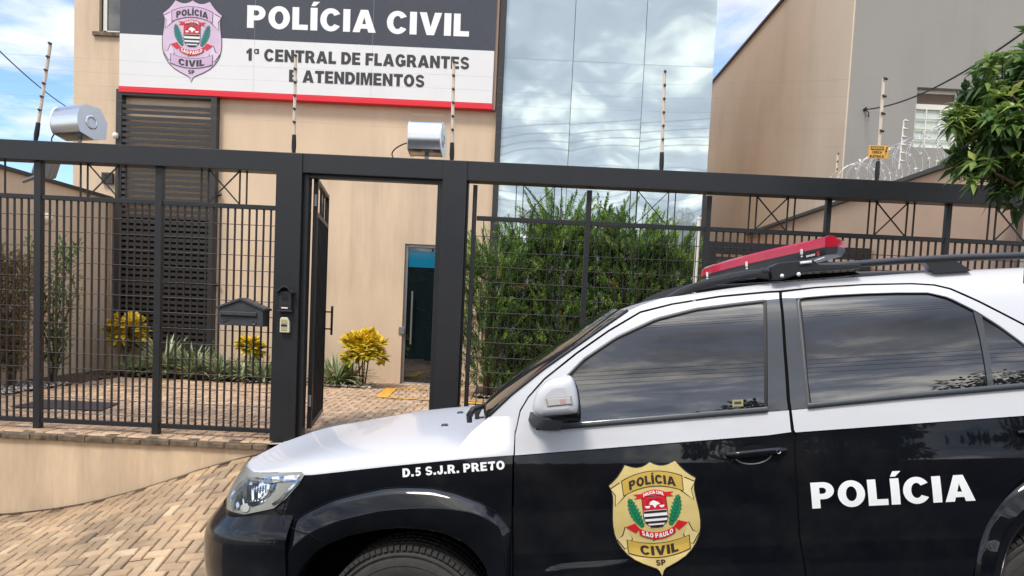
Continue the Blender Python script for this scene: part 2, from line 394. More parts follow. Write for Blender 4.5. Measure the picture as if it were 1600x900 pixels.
# ------------------------------------------------------------------ the badge (drawn once, used on the sign and on the car door)
def badge(fn, cols):
    """fn(x, y, layer) -> 3D with half width 1, top at y=0, down to -2.54. Returns an MB; material slots: 0 field 1 banner 2 ink 3 red 4 white 5 green 6 tail"""
    mb = MB(); LAY = 0.0009
    def poly(loops, mi, l, sub=0.25):
        v, t = tess(loops); v, t = refine(v, t, sub); mb.add([fn(a, b, l * LAY) for a, b in v], t, mi)
    half = [(0, 0), (.09, -.055), (.20, -.095), (.31, -.105), (.42, -.085), (.585, -.02), (.66, -.13), (.78, -.27), (.90, -.37), (1.0, -.44), (.955, -.55), (.935, -.68), (.945, -.82), (.97, -1.0), (.995, -1.2), (1.0, -1.38), (.985, -1.55), (.94, -1.72), (.86, -1.87), (.74, -2.02), (.58, -2.15), (.40, -2.25), (.22, -2.33), (.10, -2.38), (.045, -2.44), (0, -2.56)]
    full = half + [(-x, y) for x, y in half[-2:0:-1]]
    big = [(x * 1.025, (y + 1.25) * 1.02 - 1.25) for x, y in full]
    poly([big], 2, 0); poly([full], 0, 1)
    def ring(pts, w, mi, l):
        for a, b in zip(pts, pts[1:] + pts[:1]):
            d = math.dist(a, b)
            if d < 1e-6: continue
            poly([_stroke([a, b], w)], mi, l)
    def banner(yc, sag, w, h, mi, l, out=True):
        top = [(-w + 2 * w * i / 16, yc - sag * (2 * i / 16 - 1) ** 2) for i in range(17)]
        bot = [(x * 0.99, y - h) for x, y in top]
        loop = top + bot[::-1]
        if out: poly([[(x * 1.028, y + (.016 if k < 17 else -.016)) for k, (x, y) in enumerate(loop)]], 2, l)
        poly([loop], mi, l + 1)
    for s in (1, -1):                            # ribbon tails, top then bottom
        t1 = [(s * .60, -.60), (s * .74, -.40), (s * .97, -.52), (s * .87, -.66), (s * .90, -.90), (s * .66, -.68)]
        poly([[(x + s * .018 * (1 if abs(x) > .7 else -1), y + (.018 if y > -.6 else -.018)) for x, y in t1]], 2, 2); poly([t1], 6, 3)
        t2 = [(s * .66, -1.82), (s * .60, -1.66), (s * .72, -1.40), (s * .80, -1.60), (s * .94, -1.66), (s * .78, -1.90)]
        poly([[(x + s * .018 * (1 if abs(x) > .7 else -1), y + (.018 if y > -1.66 else -.018)) for x, y in t2]], 2, 2); poly([t2], 6, 3)
    banner(-.205, .16, .69, .315, 1, 4); banner(-1.835, -.135, .71, .29, 1, 4)
    def arc_text(s, yc, sag, w, h, mi, l):
        f = lambda u, v, k: fn(u, v + yc - sag * (u / w) ** 2, l * LAY + k)
        add_text(mb, s, f, mi, width=2 * w, height=h, x0=-w, lay=0.0003, gap=.10)
    arc_text('POLÍCIA', -.475, .10, .54, .195, 2, 7); arc_text('CIVIL', -2.085, -.055, .44, .20, 2, 7)
    add_text(mb, 'SP', lambda u, v, k: fn(u, v, 3 * LAY + k), 2, width=.225, height=.125, x0=-.1125, y0=-2.315, lay=0.0003)
    # crest
    sh = [(-.27, -.765), (.27, -.765), (.27, -1.22)] + [(.27 * cos(a), -1.22 - .235 * sin(a)) for a in [i * pi / 10 for i in range(1, 10)]] + [(-.27, -1.22)]
    poly([[(x * 1.07, (y + 1.1) * 1.05 - 1.1) for x, y in sh]], 2, 2); poly([sh], 4, 3)
    poly([[(-.27, -.765), (.27, -.765), (.27, -1.06), (-.27, -1.06)]], 3, 4)
    for y, w in ((-1.075, .268), (-1.20, .268), (-1.31, .245), (-1.405, .15)):
        poly([[(-w, y), (w, y), (w * .97, y - .05), (-w * .97, y - .05)]], 2, 5)
    poly([[(-.10, -.88), (-.02, -.84), (.07, -.88), (.13, -.93), (.05, -.95), (.0, -1.02), (-.04, -.95), (-.12, -.93)]], 4, 5)
    for s in (1, -1):
        poly([[(s * .10, -.96), (s * .23, -.96), (s * .20, -1.01), (s * .13, -1.01)]], 4, 5)
        poly([_stroke([(0, -.83), (s * .10, -.82), (s * .17, -.86), (s * .165, -.955)], .014)], 2, 5)
        A_, B_ = (.33, -1.43), (.56, -.80); side = ([], []); ns_ = 8      # laurel branches with a serrated edge
        for i in range(ns_ * 2 + 1):
            f = i / (ns_ * 2); w = .125 * (sin(pi * min(1, f * .86 + .08)) ** .7) * (1.0 if i % 2 else .70)
            cx, cy = A_[0] + (B_[0] - A_[0]) * f + .03 * sin(pi * f), A_[1] + (B_[1] - A_[1]) * f; dx, dy = .343, .939
            side[0].append((s * (cx + dy * w), cy - dx * w + .03 * (i % 2))); side[1].append((s * (cx - dy * w), cy + dx * w + .03 * (i % 2)))
        lau = side[0] + [(s * .575, -.765)] + side[1][::-1]
        poly([[(s * .44 + (x - s * .44) * 1.06, -1.12 + (y + 1.12) * 1.03) for x, y in lau]], 2, 2.2, .12); poly([lau], 5, 3, .12)
        for i in range(1, ns_):
            f = i / ns_; cx, cy = A_[0] + (B_[0] - A_[0]) * f + .03 * sin(pi * f), A_[1] + (B_[1] - A_[1]) * f
            for t in (1, -1): poly([_stroke([(s * cx, cy), (s * (cx + t * .055), cy + .055)], .012)], 2, 4)
        poly([[(s * .22, -.68), (s * .25, -.77), (s * .46, -.79), (s * .38, -.735), (s * .47, -.68), (s * .33, -.68)]], 3, 4.2)
        poly([[(s * .40, -1.46), (s * .50, -1.56), (s * .72, -1.40), (s * .50, -1.33)]], 3, 4.2)
    banner(-.605, .07, .27, .115, 3, 5, False); arc_text('POLÍCIA CIVIL', -.695, .06, .235, .07, 4, 7)
    banner(-1.575, -.13, .42, .155, 3, 5, False); arc_text('SÃO PAULO', -1.700, -.095, .36, .105, 4, 7)
    poly([_stroke([(-.13, -1.76), (.13, -1.69)], .022)], 5, 3.5)
    return mb
# ------------------------------------------------------------------ materials of the setting
M_WALL = mat('beige_render', lin((218, 194, 167)), 0.9, var=(1.7, .10, (1, 1, .3)), streak=(3.2, .16), bump=(120, .25, .004))
M_WALL2 = mat('beige_render_weathered', lin((212, 188, 158)), 0.9, var=(3.4, .22, (1, 1, .3)), streak=(3.4, .24), bump=(90, .35, .004))
M_TAN = mat('tan_render', lin((216, 196, 172)), 0.92, var=(0.8, .08, (1, .6, .5)), streak=(1.2, .10), bump=(60, .2, .004))
M_GREY = mat('grey_render', lin((152, 149, 144)), 0.92, var=(0.4, .06), streak=(2.0, .10), bump=(70, .15, .004))
M_BLACKST = mat('charcoal_steel', lin((38, 39, 42)), 0.42, spec=.45, var=(3, .10))
M_BARST = mat('dark_brown_steel', lin((34, 28, 27)), 0.5)
M_LOUV = mat('charcoal_aluminium', lin((50, 48, 48)), 0.42)
M_DARK = mat('dark_void', (0.006, 0.006, 0.007), 0.6)
M_WHITE = mat('white_panel', lin((226, 226, 226)), 0.45, var=(1.2, .04))
M_SIGNBK = mat('slate_panel', lin((64, 67, 76)), 0.28, var=(1.5, .06))
M_RED = mat('red_panel', lin((226, 30, 48)), 0.4)
M_INK = mat('charcoal_lettering', lin((52, 52, 56)), 0.5)
M_WHITEL = mat('white_lettering', lin((240, 240, 240)), 0.4)
M_STONE = mat('weathered_coping_stone', lin((112, 98, 80)), 0.9, var=(11, .8), bump=(40, .6, .01))
M_CONC = mat('grey_concrete', lin((150, 144, 134)), 0.9, var=(4, .25), bump=(50, .4, .005))
M_ALU = mat('polished_aluminium', (0.74, 0.75, 0.77), 0.26, metal=1.0)
M_GALV = mat('grey_metal', lin((150, 150, 152)), 0.4, metal=.7)
M_PVC = mat('white_plastic', lin((225, 222, 214)), 0.45)
M_CREAM = mat('cream_rod', lin((214, 200, 180)), 0.5, var=(6, .12))
M_CABLE = mat('black_cable', (0.012, 0.012, 0.012), 0.5)
M_YEL = mat('yellow_road_paint', lin((226, 168, 62)), 0.8, var=(14, .35))
M_SIGNY = mat('yellow_sign', lin((226, 176, 84)), 0.5)
M_JOINT = mat('sandy_joint', lin((112, 92, 70)), 1.0, var=(20, .35))
M_PAV = mat('terracotta_paver', (0.3, .2, .13), 0.88, attr=[(0, lin((148, 128, 104))), (.35, lin((168, 142, 111))), (.7, lin((184, 154, 119))), (1, lin((200, 175, 141)))], var=(2.2, .42), bump=(60, .5, .006))
M_PAVC = mat('brown_paver', (0.3, .2, .13), 0.88, attr=[(0, lin((150, 126, 104))), (.4, lin((182, 152, 122))), (.75, lin((202, 170, 138))), (1, lin((212, 186, 156)))], var=(9, .30), bump=(60, .5, .006))
M_ASPH = mat('asphalt', (0.036, 0.036, 0.038), 0.9, var=(30, .4), bump=(160, .6, .006))
M_BARK = mat('bark', lin((92, 76, 60)), 0.9, var=(14, .4), bump=(40, .6, .01))
M_SOIL = mat('garden_soil', lin((92, 74, 56)), 1.0, var=(20, .4), bump=(40, .7, .02))

def glass_mat(name, col, rough=0.015, bump=None):
    return mat(name, col, rough, metal=.5, bump=bump)
M_CURT = glass_mat('mirrored_blue_glass', (0.50, 0.585, 0.605), 0.022)
M_DOORG = mat('dark_teal_door_glass', (0.004, 0.010, 0.012), 0.02, ior=1.9)
M_WING = mat('pale_window_glass', lin((196, 206, 196)), 0.08, spec=.7)

ZC = -1.20                                    # courtyard level (camera is at z = 0, about 1.75 m over the street)
YF = 6.35                                     # front face of the fence line
YB = 11.8                                     # front wall of the police building

# ------------------------------------------------------------------ ground, street, paving
def zstreet(x): return -1.83 + 0.098 * (max(-14, min(14, x)) + .45)
_prof = [(-14, -2.95), (-7, -2.16), (-5.6, -2.03), (-4.6, -1.965), (-3.9, -1.885), (-3.3, -1.73), (-2.75, -1.52), (-2.3, -1.34), (-1.9, -1.25), (-1.2, -1.225), (14, -1.22)]
def zfence(x):
    return sum(interp(x + d, _prof) for d in (-.35, -.18, 0, .18, .35)) / 5
KERB_Y = 3.45
def zpave(x, y):
    f = max(0.0, min(1.0, (y - KERB_Y) / (YF - .15 - KERB_Y)))
    return (zstreet(x) + .02) * (1 - f) + zfence(x) * f
def herringbone(name, x0, x1, y0, y1, zf, m, u=0.088, skip=None, lift=0.012, shade=None):
    mb = MB(); rnd = random.Random(5)
    na, nb = int((x1 - x0) / u) + 2, int((y1 - y0) / u) + 2
    for a in range(-1, na):
        for b in range(-1, nb):
            s = (a - b) % 4
            if s == 0: w, h = 2, 1
            elif s == 3: w, h = 1, 2
            else: continue
            X0, Y0 = x0 + a * u, y0 + b * u; X1, Y1 = X0 + w * u, Y0 + h * u
            if X0 < x0 - .001 or X1 > x1 + .001 or Y0 < y0 - .001 or Y1 > y1 + .001: continue
            if skip and skip((X0 + X1) / 2, (Y0 + Y1) / 2): continue
            g, e = .0035 + rnd.random() * .002, .007; dz = lift + rnd.uniform(-.004, .004)
            tx, ty = rnd.uniform(-.010, .010), rnd.uniform(-.010, .010); xm, ym = (X0 + X1) / 2, (Y0 + Y1) / 2
            Z = lambda x, y, d: zf(x, y) + d + (x - xm) * tx + (y - ym) * ty
            lo = [(X0 + g, Y0 + g), (X1 - g, Y0 + g), (X1 - g, Y1 - g), (X0 + g, Y1 - g)]
            hi = [(X0 + g + e, Y0 + g + e), (X1 - g - e, Y0 + g + e), (X1 - g - e, Y1 - g - e), (X0 + g + e, Y1 - g - e)]
            vs = [Vector((x, y, Z(x, y, dz - .010))) for x, y in lo] + [Vector((x, y, Z(x, y, dz))) for x, y in hi]
            c = min(.999, max(.001, rnd.gauss(.52, .20)))
            mb.add(vs, [(4, 5, 6, 7), (0, 1, 5, 4), (1, 2, 6, 5), (2, 3, 7, 6), (3, 0, 4, 7)], 0, c)
    return mb.build(name, m, recalc=False)
def sheet(name, xs, ys, zf, m):
    mb = MB(); mb.grid([[Vector((x, y, zf(x, y))) for y in ys] for x in xs], flip=True)
    o = mb.build(name, m, recalc=False, smooth=True); return tag(o, kind='structure')
lsp = lambda a, b, n: [a + (b - a) * i / (n - 1) for i in range(n)]
M_GRND = mat('dry_ground', lin((120, 108, 88)), 1.0, var=(.4, .3))
def zfar(x, y):
    d = max(0, hypot(x, y - 3) - 16)
    return (zstreet(x) - .35 if abs(x) < 14.1 else zstreet(x) - .35) - min(d * .03, 2)
sheet('ground', [-600, -200, -60, -30, -14, -7, 0, 7, 14, 30, 60, 200, 600], [-600, -200, -60, -30, -12, -6, 0, 3, 6, 12, 30, 60, 200, 600], lambda x, y: zfar(x, y), M_GRND)
sheet('road', lsp(-14, 14, 57), lsp(-5.2, KERB_Y - .14, 12), lambda x, y: zstreet(x) + .0, M_ASPH)
kb = MB()
for i in range(28):
    x0, x1 = -14 + i, -13.012 + i
    for dx0, dx1 in ((x0, x1),):
        z0, z1 = zstreet(dx0), zstreet(dx1)
        kb.add([(dx0, KERB_Y - .13, z0 - .3), (dx1, KERB_Y - .13, z1 - .3), (dx1, KERB_Y, z1 - .3), (dx0, KERB_Y, z0 - .3), (dx0, KERB_Y - .12, z0 + .03), (dx1, KERB_Y - .12, z1 + .03), (dx1, KERB_Y, z1 + .03), (dx0, KERB_Y, z0 + .03)],
               [(3, 2, 1, 0), (4, 5, 6, 7), (0, 1, 5, 4), (1, 2, 6, 5), (2, 3, 7, 6), (3, 0, 4, 7)])
tag(kb.build('kerb', M_CONC), kind='structure')
sheet('pavement_bed', lsp(-14, 14, 113), lsp(KERB_Y, YF - .13, 16), zpave, M_JOINT)
tag(herringbone('pavement', -8.5, 6.0, KERB_Y + .01, YF - .14, zpave, M_PAV), kind='structure')
_xs = lsp(-8.2, -1.7, 90); _jr = random.Random(12); _w = [.014 + .018 * _jr.random() for _ in _xs]
mbj = MB(); mbj.grid([[Vector((x, YF - .135 - (w if k else 0), zpave(x, YF - .15) + (.016 if not k else .013))) for k in (1, 0)] for x, w in zip(_xs, _w)], flip=True)
tag(mbj.build('paving_joint', mat('dark_dirt', lin((70, 54, 42)), 1.0, var=(18, .5)), recalc=False), kind='structure')
sheet('courtyard_bed', lsp(-8.2, 6, 12), lsp(YF - .12, YB + .05, 6), lambda x, y: ZC - .012, M_JOINT)
XL, XRW = -6.45, 4.40
BED_Y = YB - .95
tag(herringbone('courtyard', XL + .02, XRW - .02, YF - .10, YB, lambda x, y: ZC - .012, M_PAVC,
    skip=lambda x, y: (y > BED_Y and x < -2.35) or (x < -5.75 and y > 8.4) or (y > BED_Y - .6 and x > -.55 and x < 3.0)), kind='structure')
# opposite side of the street (seen only in reflections)
sheet('opposite_pavement', lsp(-14, 14, 29), lsp(-8.4, -5.2, 3), lambda x, y: zstreet(x) + .03, mat('old_dark_concrete', (.055, .053, .05), .9, var=(3, .3)))

# planting beds and pebbles
def bed(name, x0, x1, y0, y1, m, z=ZC + .004, n=10):
    mb = MB(); r = random.Random(3)
    mb.grid([[Vector((x, y, z + r.uniform(-.008, .02))) for y in lsp(y0, y1, n)] for x in lsp(x0, x1, n * 3)], flip=True)
    return tag(mb.build(name, m, recalc=False, smooth=True), kind='structure')
bed('planting_bed_soil', XL + .02, -2.37, BED_Y + .02, YB - .01, M_SOIL)
bed('planting_bed_soil', -5.76, XL + .02, 8.42, BED_Y + .01, M_SOIL)
bed('planting_bed_soil', -.53, 2.98, BED_Y - .58, YB - .01, M_SOIL)
M_PEB = mat('white_pebble', (.6, .58, .54), 0.7, attr=[(0, lin((170, 160, 148))), (1, lin((232, 226, 216)))])
pb = MB(); rr = random.Random(8)
for (x0, x1, y0, y1, n) in ((-2.95, -2.05, BED_Y - .12, BED_Y + .25, 360), (-4.1, -2.9, BED_Y - .08, BED_Y + .10, 90), (-6.35, -5.72, 8.35, 9.6, 320), (-.5, 1.0, BED_Y - .62, BED_Y - .35, 200)):
    for _ in range(n):
        x, y = rr.uniform(x0, x1), rr.uniform(y0, y1); s = rr.uniform(.014, .032); c = rr.random() * .99 + .005; a = rr.uniform(0, pi)
        ca, sa = cos(a), sin(a); z = ZC + .012 + s * .35
        q = [(1, 0, 0), (.3, .7, 0), (-.7, .5, 0), (-.9, -.3, 0), (.2, -.75, 0)]
        P = [Vector((x + s * (p[0] * ca - p[1] * sa) * 1.1, y + s * (p[0] * sa + p[1] * ca) * .8, z)) for p in q] + [Vector((x, y, z + s * .55)), Vector((x, y, z - s * .5))]
        pb.add(P, [(i, (i + 1) % 5, 5) for i in range(5)] + [((i + 1) % 5, i, 6) for i in range(5)], 0, c)
tag(pb.build('pebbles', M_PEB, smooth=True, recalc=False), 'white pebbles strewn along the planting beds', kind='stuff')

# yellow marking by the door
ym = MB(); ZY = ZC + .010
def ystrip(pts, w):
    for (xa, ya), (xb, yb) in zip(pts, pts[1:]):
        d = hypot(xb - xa, yb - ya); nx, ny = -(yb - ya) / d * w / 2, (xb - xa) / d * w / 2
        ym.add([(xa + nx, ya + ny, ZY), (xb + nx, yb + ny, ZY), (xb - nx, yb - ny, ZY), (xa - nx, ya - ny, ZY)], [(0, 1, 2, 3)])
pA, pB = atZ(596, 622, ZC), atZ(612, 607, ZC)
ystrip([(pA.x, pA.y), (pB.x, pB.y)], .16)
ystrip([(pB.x + .09, pB.y), (1.2, pB.y - .02)], .06); ystrip([(pA.x + .09, pA.y), (-.62, pA.y - .02)], .06)
ystrip([(-.60, pA.y - .06), (1.2, pA.y - .08)], .30)
tag(ym.build('floor_marking', M_YEL), kind='structure')

# ------------------------------------------------------------------ police building
bld = empty('police_station', (0, YB, ZC), 'beige two storey police station with mirrored blue glass front behind the fence', 'building')
def bput(o): o.parent = bld; o.matrix_parent_inverse = Matrix.Translation((0, -YB, -ZC)); return o
XBL = atY(115, 150, YB).x; XG0 = atY(772, 260, YB).x; XBR = atY(1109, 200, YB).x
ZT = 7.2
win_x0, win_x1 = atY(155, 25, YB).x, atY(330, 25, YB).x; win_z0 = atY(170, 52, YB).z
door_x0 = atY(629, 490, YB).x; door_x1 = door_x0 + .98; door_z1 = atY(640, 381, YB).z
wl = MB()
def wallseg(x0, x1, z0, z1): wl.box(x0, x1, YB, YB + .22, z0, z1)
wallseg(XBL, win_x0, ZC - .2, ZT); wallseg(win_x0, win_x1, ZC - .2, win_z0); wallseg(win_x0, win_x1, win_z0 + 1.3, ZT)
wallseg(win_x1, door_x0, ZC - .2, ZT); wallseg(door_x0, door_x1, door_z1, ZT); wallseg(door_x1, XG0, ZC - .2, ZT)
wl.box(XBL, XBL + .22, YB + .22, YB + 7, ZC - .2, ZT); wl.box(XBR - .2, XBR, YB + .3, YB + 7, ZC - .2, ZT)
wl.box(XBL + .22, XBR - .2, YB + 6.8, YB + 7, ZC - .2, ZT); wl.box(XBL, XBR, YB + .25, YB + 7, ZT, ZT + .15)
bput(wl.build('wall', M_WALL, recalc=True))
# window half hidden by the sign
wf = MB()
for a in (win_x0 + .03, win_x0 + .75, win_x1 - .06):
    wf.box(a, a + .06, YB + .06, YB + .12, win_z0 + .03, win_z0 + 1.28)
wf.box(win_x0 + .02, win_x1 - .02, YB + .06, YB + .12, win_z0 + .01, win_z0 + .06)
w1 = bput(wf.build('window', M_PVC, bevel=.004))
g = MB(); g.box(win_x0, win_x1, YB + .08, YB + .09, win_z0, win_z0 + 1.3); gp = g.build('pane', M_DOORG); gp.parent = w1
s_ = MB(); s_.box(win_x0 - .08, win_x1, YB - .05, YB + .06, win_z0 - .05, win_z0 + .005); sp = s_.build('sill', M_STONE); sp.parent = w1
# glass door
dr = MB(); 
for a, b in ((door_x0, door_x0 + .05), (door_x1 - .05, door_x1)): dr.box(a, b, YB + .05, YB + .13, ZC, door_z1)
dr.box(door_x0 + .05, door_x1 - .05, YB + .05, YB + .13, door_z1 - .05, door_z1)
door = bput(dr.build('glass_door', M_GALV, bevel=.004))
g = MB(); g.box(door_x0 + .05, door_x1 - .05, YB + .085, YB + .095, ZC + .01, door_z1 - .05); o = g.build('pane', M_DOORG); o.parent = door
M_TEAL = mat('teal_transom_film', lin((20, 108, 140)), 0.08, spec=.6)
g = MB(); g.box(door_x0 + .052, door_x1 - .052, YB + .078, YB + .0835, door_z1 - .36, door_z1 - .10); o = g.build('transom_film', M_TEAL); o.parent = door
h = MB(); hx = atY(643, 495, YB).x; h0, h1 = atY(643, 455, YB).z, atY(641, 538, YB).z
h.tube([(hx, YB + .0, h1), (hx, YB + .0, h0)], .016, 10)
for z in (h1 + .12, h0 - .12): h.tube([(hx, YB, z), (hx, YB + .085, z)], .009, 8)
o = h.build('handle', M_GALV, smooth=True, angle=.6); o.parent = door
g = MB(); g.box(door_x0 - .05, door_x0 + .04, YB - .02, YB + .0, -.42 + .0, -.30); o = g.build('lock', M_GALV, bevel=.006); o.parent = door
# louvred screen
lx0, lx1 = atY(188, 170, YB).x, atY(341, 300, YB).x; lz1 = atY(265, 146, YB).z; lz0 = atY(260, 545, YB).z
lv = MB(); yl0, yl1 = YB - .13, YB - .05
for a in (lx0, lx1 - .09): lv.box(a, a + .09, yl0, yl1 + .05, lz0, lz1)
lv.box(lx0 + .09, lx1 - .09, yl0, yl1 + .05, lz1 - .09, lz1 - .002); lv.box(lx0 + .09, lx1 - .09, yl0, yl1 + .05, lz0 + .002, lz0 + .09)
for z in (lz1 - 1.7,): pass
screen = bput(lv.build('louvre_screen', M_LOUV, bevel=.003))
sl = MB(); n = int((lz1 - lz0 - .2) / .0885)
for i in range(n):
    z = lz0 + .10 + i * .0885
    sl.box(lx0 + .09, lx1 - .09, yl0 + .012, yl0 + .03, z, z + .052)
o = sl.build('slats', M_LOUV); o.parent = screen
bk = MB(); zmid = atY(265, 340, YB).z
bk.box(lx0 + .05, lx1 - .05, YB - .02, YB - .004, lz0, zmid); o = bk.build('window_behind', M_DARK); o.parent = screen
for z in (atY(345, 305, YB).z, atY(340, 445, YB).z):
    hg = MB(); hg.tube([(lx1 + .0, YB - .06, z), (lx1 + .07, YB - .06, z)], .025, 8); o = hg.build('bolt', M_CABLE); o.parent = screen
# curtain wall
cw = empty('glass_front', (XG0, YB, ZC)); cw.parent = bld; cw.matrix_parent_inverse = Matrix.Translation((0, -YB, -ZC))
def cput(o): o.parent = cw; o.matrix_parent_inverse = Matrix.Translation((-XG0, -YB, -ZC)); return o
fx = MB(); fx.box(XG0, XG0 + .085, YB - .10, YB + .2, ZC, ZT); fx.box(XBR - .05, XBR, YB - .04, YB + .2, ZC, atY(1095, 297, YB).z)
cput(fx.build('edge_frame', M_LOUV, bevel=.003))
mx = [XG0 + .085] + [atY(p, 130, YB).x for p in (893.5, 1004.5)] + [XBR - .004]
rows = [ZC] + [atY(890, p, YB).z for p in (470, 283, 96)] + [ZT]
rg = random.Random(4)
for i in range(3):
    for j in range(len(rows) - 1):
        x0, x1, z0, z1 = mx[i] + .004, mx[i + 1] - .004, rows[j] + .0015, rows[j + 1] - .0015
        g = MB(); N = 15; bow = rg.uniform(.002, .006); t1, t2 = rg.uniform(-.004, .004), rg.uniform(-.003, .003)
        yy = lambda u, v, k: YB - .02 + k + t1 * (u - .5) + t2 * (v - .5) - bow * (1 - (2 * u - 1) ** 2) * (1 - (2 * v - 1) ** 2)
        g.grid([[Vector((x0 + (x1 - x0) * u, yy(u, v, 0), z0 + (z1 - z0) * v)) for v in lsp(0, 1, N)] for u in lsp(0, 1, N)], flip=False)
        g.grid([[Vector((x0 + (x1 - x0) * u, yy(u, v, .012), z0 + (z1 - z0) * v)) for v in lsp(0, 1, N)] for u in lsp(0, 1, N)], flip=True)
        cput(g.build('pane', M_CURT, smooth=True, recalc=False))
bkm = MB(); bkm.box(XG0 + .085, XBR - .06, YB + .03, YB + .05, ZC, ZT); cput(bkm.build('backing', M_DARK))
# small box and lamp on the wall
g = MB(); a = atY(170, 279, YB); g.box(a.x - .085, a.x + .085, YB - .06, YB, a.z - .085, a.z + .085); g.box(a.x - .035, a.x + .035, YB - .066, YB - .061, a.z + .02, a.z + .05, 1)
tag(g.build('junction_box', [M_LOUV, M_DARK], bevel=.004), 'small square dark grey box on the beige wall left of the louvred screen', 'junction box')
cs = empty('security_camera', (atY(189, 216, YB).x, YB - .16, atY(189, 216, YB).z), 'tiny white dome camera at the left edge of the louvred screen', 'camera')
g = MB(); p = Vector(cs.location); g.lathe([(0, -.05), (.03, -.042), (.045, -.015), (.045, .02), (.03, .045), (0, .05)], 12, Matrix.Translation((0, 0, 0))); o = g.build('dome', M_PVC, smooth=True); o.parent = cs
g = MB(); g.box(-.02, .02, .03, .16, -.01, .03); o = g.build('bracket', M_CABLE); o.parent = cs

# ------------------------------------------------------------------ the big sign
yS = YB - .14
sg = empty('station_sign', (0, yS, atY(480, 80, YB).z), 'wide black and white wall sign with red lower edge reading POLÍCIA CIVIL', 'sign')
def sput(o): o.parent = sg; o.matrix_parent_inverse = Matrix.Translation(-Vector(sg.location)); return o
sx0, sx1 = atY(186.5, 100, yS).x, atY(770.5, 120, yS).x
zr0, zr1, zb_ = atY(480, 157, yS).z, atY(480, 148, yS).z, atY(480, 66, yS).z; zt_ = zb_ + 1.02
g = MB(); g.box(sx0, sx1, yS, YB - .002, zr1 + .0, zb_); sput(g.build('white_band', M_WHITE))
g = MB(); g.box(sx0, sx1, yS, YB - .002, zb_ + .001, zt_); sput(g.build('black_band', M_SIGNBK))
g = MB(); g.box(sx0 - .005, sx1 + .005, yS - .006, YB - .002, zr0, zr1 - .001); sput(g.build('red_edge', M_RED))
g = MB()
g.box(sx1, sx1 + .05, yS + .04, YB - .002, zr0, zt_); sput(g.build('side_trim', mat('bronze_trim', lin((150, 126, 110)), .4)))
for f in (.36, .675):
    g = MB(); x = sx0 + (sx1 - sx0) * f; g.box(x - .0015, x + .0015, yS - .0012, yS - .0002, zr1, zt_); sput(g.build('panel_joint', mat('joint_grey', lin((168, 168, 170)), .6)))
def sign_text(s, p0, p1, hpx, m, name, gap=.085):
    a, b = atY(*p0, yS), atY(*p1, yS); d = (b - a); L = d.length; d.normalize(); up = Vector((-d.z, 0, d.x)); H = hpx * yS / FPX
    mb = MB(); add_text(mb, s, lambda u, v, k: a + d * u + up * v + Vector((0, -.004 - k, 0)), width=L, height=H, gap=gap)
    return sput(mb.build(name, m, recalc=False))
sign_text('POLÍCIA CIVIL', (386, 43.5), (733, 57.5), 33.5, M_WHITEL, 'title_lettering', .10)
sign_text('1ª CENTRAL DE FLAGRANTES', (384, 94.5), (733, 108.5), 18.3, M_INK, 'upper_lettering')
sign_text('E ATENDIMENTOS', (451.5, 128), (663, 136.5), 18.3, M_INK, 'lower_lettering')
bc = atY(301.5, 1, yS); bu = 44.8 * yS / FPX
lil = [mat('lilac_badge', (1, 1, 1), .4, attr=None) if False else mat('pale_lilac_badge_field', lin((214, 190, 214)), .4, var=(3, .14)), mat('lilac_banner', lin((204, 176, 204)), .4), M_INK, mat('badge_red', lin((206, 46, 60)), .45), M_WHITEL, mat('badge_teal', lin((38, 128, 122)), .45), mat('lilac_tail', lin((222, 202, 222)), .4)]
mb = badge(lambda x, y, l: bc + Vector((x * bu, -.006 - l * 2.0, y * bu * 1.055)), None)
sput(mb.build('badge', lil, recalc=False))

# ------------------------------------------------------------------ boundary walls and neighbours
def wall_run(name, label, x0, x1, y0, y1, ztop, m, copm, cop=.05, over=.04, zb=ZC - .9, cat='wall'):
    r = empty(name, ((x0 + x1) / 2, (y0 + y1) / 2, zb), label, cat)
    g = MB(); g.box(x0, x1, y0, y1, zb, ztop); o = g.build('wall_face', m, loc=r.location); o.parent = r; o.location = (0, 0, 0)
    g = MB(); g.box(x0 - over, x1 + over, y0, y1, ztop, ztop + cop); o = g.build('coping', copm, loc=r.location, bevel=.004); o.parent = r; o.location = (0, 0, 0)
    return r
zl_top = atX(70, 277.5, XL).z
M_COPD = mat('dark_metal_coping', lin((74, 72, 72)), 0.5)
wall_run('boundary_wall', 'beige side wall with dark sloping looking coping at the left of the courtyard', XL - .18, XL, YF + .05, YB - .002, zl_top - .05, mat('beige_render_lightened', lin((228, 202, 172)), .9, var=(1.5, .12, (1, 1, .3))), M_COPD)  # facade beige lightened to make up for light this wall lacks
zr_top = atX(1400, 284, XRW).z
wall_run('boundary_wall', 'pale beige side wall under the razor wire right of the station', XRW - .02, XRW + .03, YF + .22, YB + 2.5, zr_top - .05, mat('pink_beige_render', lin((196, 168, 144)), .9, var=(.8, .12), bump=(80, .2, .004)), M_COPD)
